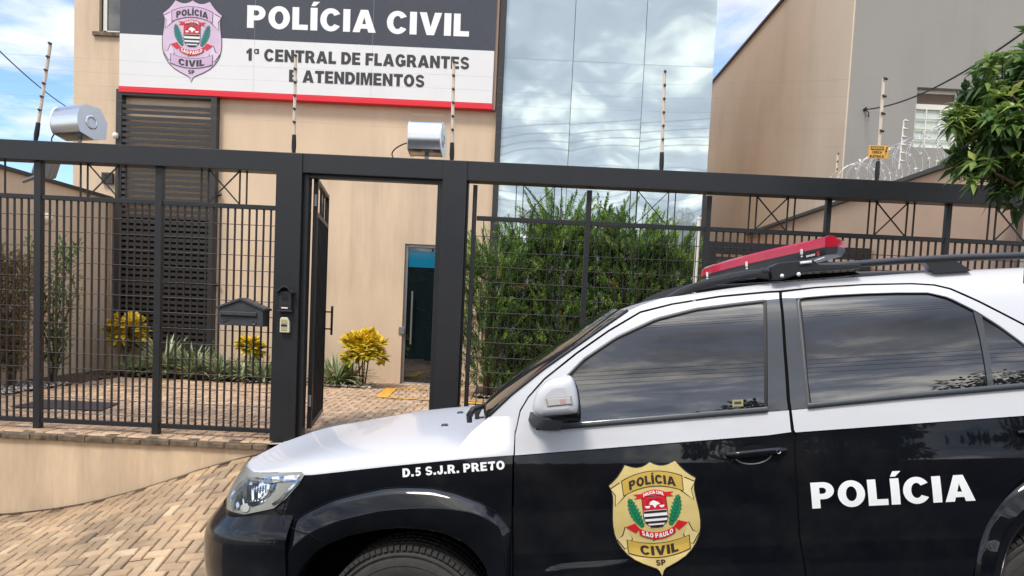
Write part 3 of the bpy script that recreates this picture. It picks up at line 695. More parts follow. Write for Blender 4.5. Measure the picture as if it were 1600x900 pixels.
# neighbour house
YN, XN = 10.45, 4.46
nh = empty('neighbour_house', (XN, YN, -1.5), 'tall plain house with grey front and tan side right of the station', 'house')
def nput(o): o.parent = nh; o.matrix_parent_inverse = Matrix.Translation((-XN, -YN, 1.5)); return o
zn = atX(1168, 67, XN).z
nwx0, nwx1 = atY(1429, 190, YN).x, atY(1540, 190, YN).x; nwz0, nwz1 = atY(1455, 231, YN).z, atY(1455, 137, YN).z
g = MB()
for (x0, x1, z0, z1) in ((XN + .02, nwx0, -1.6, zn), (nwx1, XN + 9, -1.6, zn), (nwx0, nwx1, -1.6, nwz0), (nwx0, nwx1, nwz1, zn)):
    g.box(x0, x1, YN, YN + .25, z0, z1)
nput(g.build('front_wall', M_GREY))
g = MB(); g.box(XN, XN + .02, YN, YN + 14, -1.6, zn); g.box(XN + .02, XN + .25, YN + .25, YN + 14, -1.6, zn); g.box(XN + .25, XN + 9, YN + 13.8, YN + 14, -1.6, zn); nput(g.build('side_wall', M_TAN))
g = MB(); g.box(XN - .035, XN + .09, YN - .03, YN + 14.02, zn + .002, zn + .05); g.box(XN + .1, XN + 9, YN + .1, YN + 13.9, zn + .002, zn + .03); nput(g.build('roof_edge', mat('brown_flashing', lin((88, 62, 52)), .6)))
wf = MB(); zb0 = nwz1 - .10
wf.box(nwx0 + .01, nwx1 - .01, YN + .10, YN + .15, nwz0, nwz0 + .05); wf.box(nwx0 + .01, nwx1 - .01, YN + .10, YN + .15, nwz1 - .05, nwz1 - .002); wf.box(nwx0 + .01, nwx1 - .01, YN + .09, YN + .15, zb0 - .17, zb0 - .10)
for x in (nwx0 + .01, (nwx0 + nwx1) / 2 + .1, nwx1 - .05): wf.box(x, x + .045, YN + .095, YN + .155, nwz0 + .051, nwz1 - .051)
for k in range(1, 4):
    z = nwz0 + (zb0 - .15 - nwz0) * k / 4; wf.box(nwx0 + .055, nwx1 - .05, YN + .085, YN + .097, z - .008, z + .008)
for k in range(1, 5): x = nwx0 + (nwx1 - nwx0) * k / 5; wf.box(x - .007, x + .007, YN + .075, YN + .084, nwz0 + .05, zb0 - .15)
nw = nput(wf.build('window', M_PVC))
g = MB(); g.box(nwx0, nwx1, YN + .12, YN + .13, nwz0, zb0 - .12); o = g.build('pane', M_WING); o.parent = nw
g = MB(); g.box(nwx0, nwx1, YN + .12, YN + .13, zb0 - .119, nwz1); o = g.build('top_light', mat('brown_blind', lin((112, 94, 80)), .6)); o.parent = nw
# dark side gate under the boundary wall
g0 = atY(1104, 400, 9.2); g1 = atY(1357, 400, 9.2); zg = atY(1230, 383, 9.2).z
sgt = empty('side_gate', ((g0.x + g1.x) / 2, 9.2, ZC), 'dark grey sheet metal gate with a thick frame in front of the right side wall', 'gate')
g = MB(); X0, X1 = g0.x, min(g1.x, XRW - .03)
g.box(X0, X1, 9.14, 9.26, zg - .14, zg); g.box(X0, X0 + .1, 9.14, 9.26, ZC, zg - .142); g.box(X1 - .1, X1, 9.14, 9.26, ZC, zg - .142); o = g.build('frame', M_BLACKST, loc=sgt.location, bevel=.003); o.parent = sgt; o.location = (0, 0, 0)
g = MB(); g.box(X0 + .1, X1 - .1, 9.19, 9.21, ZC + .03, zg - .18); o = g.build('sheet', mat('grey_sheet', lin((70, 68, 68)), .5), loc=sgt.location); o.parent = sgt; o.location = (0, 0, 0)
g = MB(); p = atY(1092, 343, 9.0); g.tube([(p.x, 9.0, ZC), (p.x, 9.0, p.z)], .024, 12); g.tube([(p.x, 9.0, p.z), (p.x, 9.0, p.z + .03)], .03, 12)
tag(g.build('white_pipe', M_PVC, smooth=True, angle=.7), 'upright white plastic pipe between the green hedge and the dark side gate', 'pipe')

# globe lamp on the left side wall
p = atX(72, 342, XL + .14)
gl = empty('wall_lamp', p, 'round white globe lamp on the left side wall', 'wall lamp')
g = MB(); g.lathe([(0, -.085)] + [(.085 * sin(a), -.085 * cos(a)) for a in lsp(.2, pi - .2, 9)] + [(0, .085)], 16, Matrix.Identity(4)); o = g.build('globe', mat('opal_glass', lin((226, 214, 190)), .15, coat=.5), smooth=True); o.parent = gl
g = MB(); g.tube([(-.14, 0, 0), (-.07, 0, 0)], .045, 10); o = g.build('base', M_GALV); o.parent = gl

# ------------------------------------------------------------------ retaining wall under the fence
rw = empty('retaining_wall', (-3.5, YF - .13, -2.6), 'low beige rendered wall with a worn stone coping under the left fence', 'wall')
def rput(o): o.parent = rw; o.matrix_parent_inverse = Matrix.Translation((3.5, -(YF - .13), 2.6)); return o
XW1 = atY(427, 690, YF).x
g = MB(); g.box(-8.3, XW1, YF - .13, YF + .12, -3.2, ZC - .060); rput(g.build('wall_face', M_WALL2))
g = MB(); x = -8.3; rr = random.Random(2)
while x < XW1 - .05:
    w = min(.235 + rr.uniform(-.01, .01), XW1 - x); g.box(x + .003, x + w - .003, YF - .165 + rr.uniform(-.004, .004), YF + .11, ZC - .058, ZC - .012 + rr.uniform(-.004, .004)); x += w
rput(g.build('coping', M_STONE, bevel=.008))

# ------------------------------------------------------------------ metal fence with portal beam
ppm = FPX / YF
XP = lambda px, py=450, Y=YF: atY(px, py, Y).x
ZP = lambda px, py, Y=YF: atY(px, py, Y).z
fe = empty('metal_fence', (-2.5, YF, ZC), 'charcoal steel fence with thick top beam and gate posts in front of the station', 'fence')
def fput(o): o.parent = fe; o.matrix_parent_inverse = Matrix.Translation((2.5, -YF, -ZC)); return o
zbt, zbb = ZP(800, 254.5), ZP(800, 285.0)
zm1, zm0 = ZP(800, 337.5), ZP(800, 344.5)
zbr1, zbr0 = ZP(200, 661.5), ZP(200, 668.5)
g = MB(); g.box(-8.2, 6.3, YF, YF + .16, zbb, zbt); fput(g.build('top_beam', M_BLACKST, bevel=.004))
# gate posts
gpx = [(XP(427.5), XP(467.5)), (XP(685), XP(722.5))]
for x0, x1 in gpx:
    g = MB(); g.box(x0, x1, YF - .012, YF + .17, ZC - .12, zbt - .004); fput(g.build('gate_post', M_BLACKST, bevel=.004))
for x0, x1 in ((gpx[0][1], XP(475.5)), (XP(676.5), gpx[1][0]), (gpx[1][1], XP(725))):
    g = MB(); g.box(x0 + .001, x1, YF + .04, YF + .15, ZC - .05, zbb - .002); fput(g.build('jamb', M_BLACKST, bevel=.003))
g = MB(); g.box(XP(476.5), XP(676), YF + .05, YF + .13, zbb - .03, zbb - .002); fput(g.build('lintel_stop', M_BLACKST))
BAY = .5 * (XP(242) - XP(52)) + .5 * (XP(1483) - XP(1293))
def bars(x0, x1, zlo, zhi, Y, pitch=.0617, w=.0142):
    g = MB(); n = max(1, round((x1 - x0) / pitch)); p = (x1 - x0) / n
    for i in range(1, n): g.box(x0 + i * p - w / 2, x0 + i * p + w / 2, Y - w * .45, Y + w * .45, zlo, zhi)
    z = zhi - .135
    while z > zlo + .03: g.tube([(x0, Y - .011, z), (x1, Y - .011, z)], .0034, 5, cap=False); z -= .131
    return g
def brace(x0, Y, k=1.0):
    """double uprights and an X in the upper band of a bay that starts at x0"""
    g = MB(); a = .37 * BAY; z0, z1 = zm1, zbb
    for f in (.335, .395, .665, .725): g.box(x0 + f * BAY * .96 + .02 - .006 * k, x0 + f * BAY * .96 + .02 + .006 * k, Y - .006, Y + .006, z0, z1)
    xa, xb = x0 + .395 * BAY * .96 + .026, x0 + .665 * BAY * .96 + .014
    g.bar((xa, Y - .002, z0 + .004), (xb, Y - .002, z1 - .004), .011 * k, .008); g.bar((xa, Y + .007, z1 - .004), (xb, Y + .007, z0 + .004), .011 * k, .008)
    return g
YFc = YF + .075
lp = [XP(52) - 3 * BAY, XP(52) - 2 * BAY, XP(52) - BAY, XP(52), XP(52) + BAY]
pw = .030
for x in lp:
    g = MB(); g.box(x - pw, x + pw, YFc - .03, YFc + .03, ZC - .012, zbb - .001); fput(g.build('post', M_BLACKST, bevel=.003))
ends = [(lp[i] + pw, lp[i + 1] - pw, lp[i]) for i in range(4)] + [(lp[4] + pw, gpx[0][0], lp[4])]
for x0, x1, xs in ends:
    g = MB(); g.box(x0, x1, YFc - .02, YFc + .02, zm0, zm1); fput(g.build('mid_rail', M_BLACKST, bevel=.002))
    g = MB(); g.box(x0, x1, YFc - .02, YFc + .02, zbr0, zbr1); fput(g.build('bottom_rail', M_BLACKST, bevel=.002))
    fput(bars(x0, x1, zbr1, zm0, YFc).build('bars', M_BARST)); fput(brace(xs, YFc).build('cross_brace', M_BARST))
# sliding gate on the right
sl_ = empty('sliding_gate', (1.5, YF + .1, ZC), 'charcoal sliding gate with thin bars in front of the green shrubs', 'gate')
def slput(o): o.parent = sl_; o.matrix_parent_inverse = Matrix.Translation((-1.5, -YF - .1, -ZC)); return o
YS = YF + .11
rx = [XP(735)] + [XP(p) for p in (915, 1104, 1293, 1483)] + [XP(1483) + BAY, XP(1483) + 2 * BAY]
for i, x in enumerate(rx):
    hw_ = .022 if i else .018
    g = MB(); g.box(x - hw_, x + hw_, YS - .025, YS + .025, ZC + .05, zbb - (.02 if i < 3 else .001)); (slput(g.build('upright', M_BLACKST, bevel=.003)) if i < 3 else fput(g.build('post', M_BLACKST, bevel=.003)))
zlow = ZC + .07
for i in range(len(rx) - 1):
    x0, x1 = rx[i] + .022, rx[i + 1] - .022; pt_ = slput if i < 2 else fput
    for nm, z0, z1 in (('mid_rail', zm0, zm1), ('bottom_rail', zlow - .02, zlow + .03)):
        g = MB(); g.box(x0, x1, YS - .018, YS + .018, z0, z1); pt_(g.build(nm, M_BLACKST, bevel=.002))
    pt_(bars(x0, x1, zlow + .03, zm0, YS, w=.007 if i < 2 else .0142).build('bars', M_BARST)); pt_(brace(rx[i], YS, .6 if i < 2 else 1).build('cross_brace', M_BARST))
# open pedestrian gate leaf
hx0 = XP(481, 470); LW = XP(676) - XP(477) - .03
pg = empty('pedestrian_gate', (hx0, YF + .15, ZC), 'charcoal sheet metal gate leaf standing open between the gate posts', 'gate')
ang = radians(99); pg.rotation_euler = (0, 0, ang)
zt1 = ZP(489, 272) - ZC; zl0 = ZP(477, 674) - ZC; zmm = zm1 - ZC - .02
def lput(g, name, m, **k):
    o = g.build(name, m, **k); o.parent = pg; return o
for x0 in (.0, LW - .04):
    g = MB(); g.box(x0, x0 + .04, -.02, .02, zl0, zt1); lput(g, 'stile', M_BLACKST, bevel=.003)
for z0, z1 in ((zt1 - .04, zt1 - .001), (zmm - .04, zmm), (zl0 + .001, zl0 + .05)):
    g = MB(); g.box(.04, LW - .04, -.019, .019, z0, z1); lput(g, 'rail', M_BLACKST, bevel=.002)
g = MB(); g.box(.04, LW - .04, -.006, .006, zl0 + .05, zmm - .04)
for k in range(1, 9): x = .04 + (LW - .08) * k / 9; g.box(x - .006, x + .006, -.014, .014, zl0 + .05, zmm - .04)
lput(g, 'sheet', M_BLACKST)
g = MB(); za, zb2 = zmm + .004, zt1 - .044
for f in (.38, .46, .60, .68): g.box(LW * f - .006, LW * f + .006, -.006, .006, za, zb2)
g.bar((LW * .46, -.002, za), (LW * .60, -.002, zb2), .009, .008); g.bar((LW * .46, .007, zb2), (LW * .60, .007, za), .009, .008)
lput(g, 'cross_brace', M_BARST)
g = MB(); hz0, hz1 = ZP(510, 523, YF + 1.1) - ZC, ZP(513, 478, YF + 1.1) - ZC
g.bar((LW - .12, -.09, hz0), (LW - .12, -.09, hz1), .022, .022); 
for z in (hz0 + .06, hz1 - .06): g.bar((LW - .12, -.09, z), (LW - .12, -.005, z), .014, .014, up=(0, 0, 1))
lput(g, 'handle', M_BARST, bevel=.003)
for z in (zt1 - .25, zl0 + .2):
    g = MB(); g.tube([(-.012, .0, z), (-.012, .0, z + .10)], .014, 10); lput(g, 'hinge', M_GALV, smooth=True, angle=.6)

# ------------------------------------------------------------------ things on the fence
# mailbox
mx0, mx1 = XP(343, 490, YF - .1), XP(412, 490, YF - .1); mz0, mz1 = ZP(378, 509, YF - .1), ZP(378, 483, YF - .1); zpk = ZP(379, 467, YF - .1)
mbx = empty('mailbox', ((mx0 + mx1) / 2, YF - .0, mz0), 'dark grey metal mailbox with a gabled roof hung on the left fence', 'mailbox')
def mput(g, name, m, **k):
    o = g.build(name, m, loc=mbx.location, **k); o.parent = mbx; o.location = (0, 0, 0); return o
xm = (mx0 + mx1) / 2; y0, y1 = YF - .12, YF + .045
M_MB = mat('cast_grey_metal', lin((62, 64, 68)), .45, var=(12, .2))
g = MB(); g.prism([(mx0, mz0), (mx1, mz0), (mx1, mz1), (xm, zpk - .015), (mx0, mz1)], y0, y1); mput(g, 'body', M_MB, bevel=.003)
g = MB(); t = .012
g.prism([(mx0 - .02, mz1 - .006), (mx0 - .02, mz1 + .012), (xm, zpk + .01), (mx1 + .02, mz1 + .012), (mx1 + .02, mz1 - .006), (xm, zpk - .012)], y0 - .015, y1 + .005); mput(g, 'roof', M_MB, bevel=.002)
g = MB(); g.box(mx0 + .015, mx1 - .05, y0 - .022, y0 - .001, mz1 - .055, mz1 - .022); mput(g, 'flap', M_MB, bevel=.005)
g = MB(); g.box(mx0 + .02, mx1 - .05, y0 - .004, y0 - .0005, mz1 - .067, mz1 - .056); mput(g, 'slot', M_DARK)
g = MB()
c = Vector((mx1 - .075, y0 - .003, mz0 + .033)); g.lathe([(.012, 0), (.018, .004), (.024, .003), (.026, 0)], 16, Matrix.Translation(c) @ Matrix.Rotation(pi / 2, 4, 'X'))
g.bar((mx0 + .03, y0 - .004, mz0 + .03), (mx0 + .085, y0 - .004, mz0 + .05), .012, .006); g.bar((mx0 + .03, y0 - .004, mz0 + .062), (mx0 + .07, y0 - .004, mz0 + .046), .008, .006)
mput(g, 'relief', M_MB, smooth=True, angle=.5)
# intercom on the left gate post
ic = empty('intercom', atY(447, 468, YF - .02), 'black intercom with a little arched roof on the left gate post', 'intercom')
q = lambda px, py: atY(px, py, YF - .02) - ic.location
def iput(g, name, m, **k):
    o = g.build(name, m, **k); o.parent = ic; return o
M_IC = mat('black_plastic', lin((44, 45, 48)), .4)
a, b = q(438, 484), q(457, 456)
g = MB(); g.box(a.x, b.x, -.035, .006, a.z, b.z); iput(g, 'housing', M_IC, bevel=.004)
g = MB(); pts = [(-.075, .0), (-.05, .012), (-.025, .04), (0, .05), (.025, .04), (.05, .012), (.075, .0)]; zc_ = b.z
g.prism([(x, zc_ + z) for x, z in pts] + [(x, zc_ + z - .014) for x, z in pts[::-1]], -.06, .006); iput(g, 'roof', M_IC, bevel=.002)
g = MB(); g.box(a.x - .012, b.x + .012, -.05, .006, a.z - .016, a.z - .001); iput(g, 'base', M_IC, bevel=.004)
g = MB()
for k in range(5): z = b.z - .025 - k * .012; g.box(a.x + .02, b.x - .025, -.038, -.0355, z - .003, z + .003)
g.box(a.x + .02, b.x - .025, -.038, -.0355, a.z + .028, a.z + .044); iput(g, 'grille', M_DARK)
g = MB(); g.box(a.x + .02, b.x - .025, -.040, -.0355, a.z + .012, a.z + .024); iput(g, 'button', M_PVC, bevel=.001)
cr = empty('card_reader', atY(446, 508, YF - .02), 'cream plastic entry reader under the intercom', 'card reader')
q = lambda px, py: atY(px, py, YF - .02) - cr.location
a, b = q(438.5, 519), q(454, 496); M_CRM = mat('cream_plastic', lin((216, 212, 186)), .4)
g = MB(); g.prism([(a.x, a.z), (b.x, a.z), (b.x - .002, b.z - .04), (b.x - .02, b.z), (a.x + .012, b.z), (a.x, b.z - .015)], -.03, .006); o = g.build('housing', M_CRM, bevel=.006); o.parent = cr
g = MB(); g.box(a.x + .012, b.x - .018, -.034, -.0305, a.z + .018, a.z + .045); g.box(a.x + .012, b.x - .018, -.034, -.0305, a.z + .075, b.z - .02); o = g.build('pad', mat('olive_plastic', lin((168, 166, 128)), .4)); o.parent = cr
g = MB(); g.box(a.x + .012, b.x - .018, -.035, -.0305, a.z + .052, a.z + .068); o = g.build('slot', M_DARK); o.parent = cr

# floodlights on the beam
def floodlight(px0, px1, py0, py1, Y, yaw, label):
    c = atY((px0 + px1) / 2, (py0 + py1) / 2, Y); w = (px1 - px0) * Y / FPX; h_ = (py1 - py0) * Y / FPX
    r = empty('floodlight', (c.x, Y, c.z), label, 'floodlight', 'silver floodlights above the fence'); r.rotation_euler = (0, 0, yaw)
    prof = [(.5 * h_ * (-.35), .5 * h_)] + [(-.5 * h_ * (.35 + .6 * sin(t)), .5 * h_ * cos(t)) for t in lsp(.25, pi - .75, 10)] + [(.02, -.5 * h_), (.5 * h_, -.42 * h_), (.55 * h_, .1 * h_), (.3 * h_, .48 * h_)]
    g = MB(); g.grid([[Vector((x, y, z)) for y, z in prof] for x in (-w / 2 + .004, w / 2 - .004)], close=True); o = g.build('reflector', M_ALU, smooth=True, angle=.6); o.parent = r
    for s in (-1, 1):
        g = MB(); x0, x1 = (s * (w / 2 - .003), s * (w / 2 + .004)); n = len(prof)
        g.add([(x0, y, z) for y, z in prof] + [(x1, y * 1.03, z * 1.03) for y, z in prof], [list(range(n)), list(range(2 * n - 1, n - 1, -1))] + [(i, (i + 1) % n, (i + 1) % n + n, i + n) for i in range(n)])
        o = g.build('end_cap', mat('brushed_aluminium', (.80, .81, .83), .35, metal=.8)); o.parent = r
        if s > 0:
            g = MB(); g.lathe([(.035, .002), (.045, .006), (.055, .005), (.06, 0)], 20, Matrix.Translation((x1, -.0, 0)) @ Matrix.Rotation(pi / 2, 4, 'Y')); o = g.build('cap_disc', M_ALU, smooth=True); o.parent = r
    g = MB(); zb = zbt - c.z - .01
    g.bar((0, .02, -.3 * h_), (0, .02, zb), .035, .012); g.box(-.05, .05, -.01, .05, zb - .001, zb + .012); o = g.build('bracket', M_GALV); o.parent = r
    g = MB(); g.tube(smooth_curve([(-w / 2, 0, -.1 * h_), (-w / 2 - .06, 0, -.15 * h_), (-w / 2 - .13, 0, -.3 * h_), (-w / 2 - .16, .0, -.48 * h_), (-w / 2 - .13, .01, zb)], 14), .006, 6); o = g.build('cable', M_CABLE, smooth=True); o.parent = r
    return r
floodlight(642, 692, 194, 243, YF + .10, radians(-4), 'silver drum floodlight above the gate opening, on the top beam')
floodlight(92, 151, 169, 217, YF + .12, radians(-22), 'silver drum floodlight above the left fence bay, by the sky')
p = atY(74, 262, YF + 1.6)
fl = empty('floodlight', p, 'grey floodlight head tilted under the left end of the beam', 'floodlight'); fl.rotation_euler = (radians(12), radians(18), radians(20))
g = MB(); g.box(-.10, .08, -.12, .12, -.10, .10); o = g.build('reflector', M_GALV, bevel=.02); o.parent = fl
g = MB(); g.lathe([(0, .01), (.03, .008), (.035, 0)], 12, Matrix.Translation((-.03, -.121, .04)) @ Matrix.Rotation(pi / 2, 4, 'X')); o = g.build('lens', M_ALU, smooth=True); o.parent = fl
g = MB(); zz_ = .9; g.tube([(0, .05, -.05), (-.25, .3, -.28)], .02, 8); o = g.build('bracket', M_GALV); o.parent = fl

# electric fence rods
def rod(px_t, py_t, px_b, py_b, Y, label, nins=6, r=.014, ins=.032, foot=True, sidex=.008, wht=False, name='electric_fence_rod', cat='fence rod'):
    a, b = atY(px_b, py_b, Y), atY(px_t, py_t, Y)
    e = empty(name, a, label, cat, 'electric fence rods'); d = b - a
    g = MB(); g.tube([Vector((0, 0, 0)) + d * .16, d], r, 8); o = g.build('pole', M_PVC if wht else M_CREAM, smooth=True, angle=.7); o.parent = e
    if foot:
        g = MB(); g.tube([d * -.03, d * .05, d * .17], [r * 1.1, r * 1.5, r * 1.25], 8); o = g.build('foot', M_CABLE, smooth=True, angle=.7); o.parent = e
    pts = []
    for k in range(nins):
        f = .30 + .69 * k / (nins - 1); c = d * f; pts.append(a + c + Vector((-sidex * .5, -r - .012, 0)))
        g = MB(); g.tube([c + Vector((sidex, .0, 0)), c + Vector((sidex * .2, -r - .004, 0)), c + Vector((0 if wht else -sidex * .4, -r - ins * .4, .004))], [.009, .012, .008], 8)
        o = g.build('insulator', M_PVC if wht else mat('dark_insulator', lin((84, 70, 64)), .5), smooth=True); o.parent = e
    return e, pts
RODS = []
for (a, lab) in (((79, 67, 56, 217), 'leaning grey electric fence rod against the sky at far left'), ((462, 86, 459, 236), 'cream electric fence rod above the left gate post'),
                 ((709, 96, 706, 249), 'cream electric fence rod beside the right floodlight'), ((1038.5, 111, 1033.5, 264), 'cream electric fence rod in front of the mirrored glass')):
    RODS.append(rod(*a, YF + .10, lab))
e5, p5 = rod(1381, 122, 1370, 279, YF + .12, 'pale electric fence rod carrying the yellow warning sign', 5, sidex=.03)
RODS.append((e5, p5 + [p5[-1]]))
rod(1412.5, 188, 1403, 279, 7.6, 'short white comb shaped rod with side pegs beside the razor wire', 6, r=.008, foot=False, sidex=.045, wht=True)
rod(1309, 240, 1306, 275, 9.8, 'thin cream rod at the corner of the grey house', 3, r=.012, foot=False)
p = atX(1123.5, 105, XN + .1); q_ = atX(1118, 129, XN + .1)
for k in range(5):
    pts = [RODS[i][1][k] for i in range(len(RODS))]
    g = MB()
    for a, b in zip([Vector((-7.5, YF + .08, pts[0].z + .02))] + pts, pts): g.tube([a, (a + b) / 2 + Vector((0, 0, -.008)), b], .0006, 4, cap=False)
    tag(g.build('electric_wire', M_GALV), 'thin bare electric fence wire strung between the rods over the beam', 'wire', 'electric fence wires')
# yellow warning sign
ws = empty('warning_sign', atY(1372.5, 237.5, YF + .09), 'small yellow warning sign PERIGO CERCA ELÉTRICA on a fence rod', 'sign')
g = MB(); hw_, hh = 15.6 * YF / FPX, 10 * YF / FPX
ws.rotation_euler = (0, radians(-1.0), 0)
g.box(-hw_, hw_, -.003, .003, -hh, hh); o = g.build('plate', M_SIGNY, bevel=.001); o.parent = ws
GL['É'] = (.74, GL['E'][1] + [[[(x + .12, y) for x, y in _acute]]])
g = MB(); fn = lambda u, v, k: Vector((u, -.0045 - k, v))
g.add([fn(-hw_ * .8, hh * .28, 0), fn(hw_ * .5, hh * .28, 0), fn(hw_ * .5, hh * .82, 0), fn(-hw_ * .8, hh * .82, 0)], [(0, 1, 2, 3)], 0)
add_text(g, 'PERIGO', lambda u, v, k: fn(u, v, k + .001), 1, width=hw_ * 1.15, height=hh * .36, x0=-hw_ * .72, y0=hh * .37)
add_text(g, 'CERCA', fn, 0, width=hw_ * .95, height=hh * .36, x0=-hw_ * .62, y0=-hh * .24)
add_text(g, 'ELÉTRICA', fn, 0, width=hw_ * 1.4, height=hh * .36, x0=-hw_ * .85, y0=-hh * .86)
g.add([fn(hw_ * .78, hh * .8, 0), fn(hw_ * .62, hh * .0, 0), fn(hw_ * .74, hh * .05, 0), fn(hw_ * .62, -hh * .7, 0), fn(hw_ * .88, hh * .25, 0), fn(hw_ * .76, hh * .2, 0), fn(hw_ * .92, hh * .8, 0)], [(0, 1, 2, 5, 6), (2, 3, 4, 5)], 0)
o = g.build('lettering', [M_INK, M_SIGNY], recalc=False); o.parent = ws
# razor wire coil along the right wall
g = MB(); g2 = MB(); pts = []; Rw = .25
yA, yB_ = YF + .9, 10.4; turns = 21; N = turns * 26
for i in range(N + 1):
    t = i / 26 * 2 * pi; y = yA + (yB_ - yA) * i / N; pts.append(Vector((XRW + .1 + Rw * cos(t), y + .05 * sin(t * .5), zr_top + .22 + Rw * sin(t))))
g.tube(pts, .0022, 4, cap=False)
rb = random.Random(6)
for i in range(0, N, 3):
    p_ = pts[i]; t = (pts[i + 1] - pts[i]).normalized(); u = t.cross(Vector((0, 0, 1))).normalized() if abs(t.z) < .95 else Vector((1, 0, 0)); w = t.cross(u)
    a = rb.uniform(0, pi); d = u * cos(a) + w * sin(a)
    g.add([p_ + d * .024, p_ + t * .011, p_ - d * .024, p_ - t * .011], [(0, 1, 2, 3)])
tag(g.build('razor_wire', mat('bright_galvanised', (.75, .74, .72), .35, metal=.6), recalc=False), 'coil of bright razor wire along the top of the right side wall', 'razor wire')
# overhead cable to the grey house
a, b = atY(1352, 171, YN - .03), atY(1640, 20, YF - .4)
cpts = []
for i in range(25):
    t = i / 24; p_ = a.lerp(b, t); p_.z -= .16 * 4 * t * (1 - t); cpts.append(p_)
ov = empty('overhead_cable', a, 'black cable sagging from the grey house wall up to the right', 'cable')
g = MB(); g.tube([c - a for c in cpts], .009, 6); o = g.build('cable', M_CABLE, smooth=True); o.parent = ov
g = MB(); g.tube([(0, .03, .0), (0, -.02, .01)], .02, 8); g.tube([(0.0, 0, 0), (.05, 0, -.04), (.055, 0, -.10)], .007, 6); o = g.build('clamp', M_CABLE, smooth=True); o.parent = ov
a, b = atY(-40, 40, 9), atY(112, 172, 14); g = MB(); g.tube([a.lerp(b, t) + Vector((0, 0, -.3 * t * (1 - t))) for t in lsp(0, 1, 12)], .009, 5, cap=False)
tag(g.build('thin_wire', M_CABLE), 'thin dark wire slanting across the sky at upper left', 'wire')
# steel cover plate in the courtyard
pl = [atZ(x, y, ZC) for x, y in ((16, 637), (70, 626), (186, 631), (158, 643))]
g = MB(); n = 4; g.add([p_ + Vector((0, 0, .014)) for p_ in pl] + [p_ + Vector((0, 0, .004)) for p_ in pl], [(0, 1, 2, 3), (0, 4, 5, 1), (1, 5, 6, 2), (2, 6, 7, 3), (3, 7, 4, 0)])
tag(g.build('cover_plate', mat('dark_steel_plate', lin((70, 64, 62)), .6, var=(6, .2))), 'dark steel cover plate lying on the courtyard paving behind the left fence', 'cover plate')

# ------------------------------------------------------------------ across the street, seen in the glass and the car paint
for k, (y, z) in enumerate(((-3.0, 6.6), (-3.0, 6.25), (-3.05, 5.95), (-3.0, 5.65))):
    g = MB(); g.tube([Vector((x, y, z + .085 * x + .0011 * x * x)) for x in lsp(-34, 34, 40)], .014, 5, cap=False)
    tag(g.build('power_line', M_CABLE), 'power line strung along the far side of the street, seen in the mirrored glass', 'power line', 'street power lines')
for k, (y, z) in enumerate(((-6.35, 5.5), (-6.35, 5.2), (-6.4, 4.95), (-6.4, 4.6))):
    g = MB(); g.tube([Vector((x, y, z + .06 * x + .0016 * x * x)) for x in lsp(-30, 30, 40)], .012, 5, cap=False)
    tag(g.build('power_line', M_CABLE), 'low power line before the trees across the street, seen in the car windows', 'power line', 'low street power lines')
oh = empty('opposite_house', (2, -9.5, -1.9), 'low house with a red roof across the street, seen in reflections', 'house')
g = MB(); g.box(-12, 9, -14, -9.2, -2.6, 1.2); o = g.build('wall', mat('ochre_render', lin((92, 84, 76)), .9), loc=oh.location); o.parent = oh; o.location = (0, 0, 0)
g = MB(); g.prism([(-12.5, 1.2), (9.5, 1.2), (7, 2.4), (-10, 2.4)], -14.4, -8.8); o = g.build('roof', mat('clay_tiles', lin((120, 66, 50)), .9, var=(8, .3)), loc=oh.location); o.parent = oh; o.location = (0, 0, 0)
# ------------------------------------------------------------------ the police car
CAR_YAW, CAR_PITCH = radians(-5.0), radians(6.2)
ax = Vector((cos(CAR_YAW) * cos(CAR_PITCH), sin(CAR_YAW) * cos(CAR_PITCH), sin(CAR_PITCH)))
ay = Vector((-sin(CAR_YAW), cos(CAR_YAW), 0)); az = ax.cross(ay)
WR = 0.385
_pw = atY(635, 985, 3.18)
CO = _pw - ay * (-.86) - az * WR
CM = Matrix(((ax.x, ay.x, az.x, CO.x), (ax.y, ay.y, az.y, CO.y), (ax.z, ay.z, az.z, CO.z), (0, 0, 0, 1)))
CI = CM.inverted()
car = empty('police_car', CO, 'black and white police sport utility vehicle parked nose left across the front', 'car')
car.matrix_world = CM
O_L = CI @ Vector((0, 0, 0))
def ldir(px, py): return (CI.to_3x3() @ pdir(px, py))
_wt = smooth_curve([(.20, .80), (.30, .86), (.42, .915), (.52, .934), (.62, .936), (.68, .930), (.75, .919), (.84, .921), (.92, .917), (.98, .909), (1.04, .898), (1.10, .885), (1.16, .871), (1.23, .857), (1.30, .842), (1.40, .818), (1.50, .788), (1.60, .753), (1.68, .722), (1.75, .685), (1.82, .61)], 500)
_wt = [(z, sum(interp(z + .012 * k, _wt) * math.exp(-k * k / 8) for k in range(-5, 6)) / sum(math.exp(-k * k / 8) for k in range(-5, 6))) for z in lsp(.2, 1.82, 406)]
def Wz(z): 
    if z <= _wt[0][0]: return _wt[0][1]
    if z >= _wt[-1][0]: return _wt[-1][1]
    lo, hi = 0, len(_wt) - 1
    while hi - lo > 1:
        m = (lo + hi) // 2
        if _wt[m][0] <= z: lo = m
        else: hi = m
    a, b = _wt[lo], _wt[hi]; return a[1] + (b[1] - a[1]) * (z - a[0]) / (b[0] - a[0])
_xn = smooth_curve([(.15, -.99), (.30, -1.07), (.45, -1.045), (.60, -1.05), (.69, -1.055), (.76, -1.05), (.86, -1.025), (.92, -1.0), (1.00, -.95), (1.10, -.87), (1.3, -.7)], 120)
def XN_(z): return interp(z, _xn)
def XT_(z): return interp(z, [(.2, 3.60), (.5, 3.72), (1.1, 3.73), (1.3, 3.68), (1.8, 3.42)])
XS, NP = -.22, 3.2
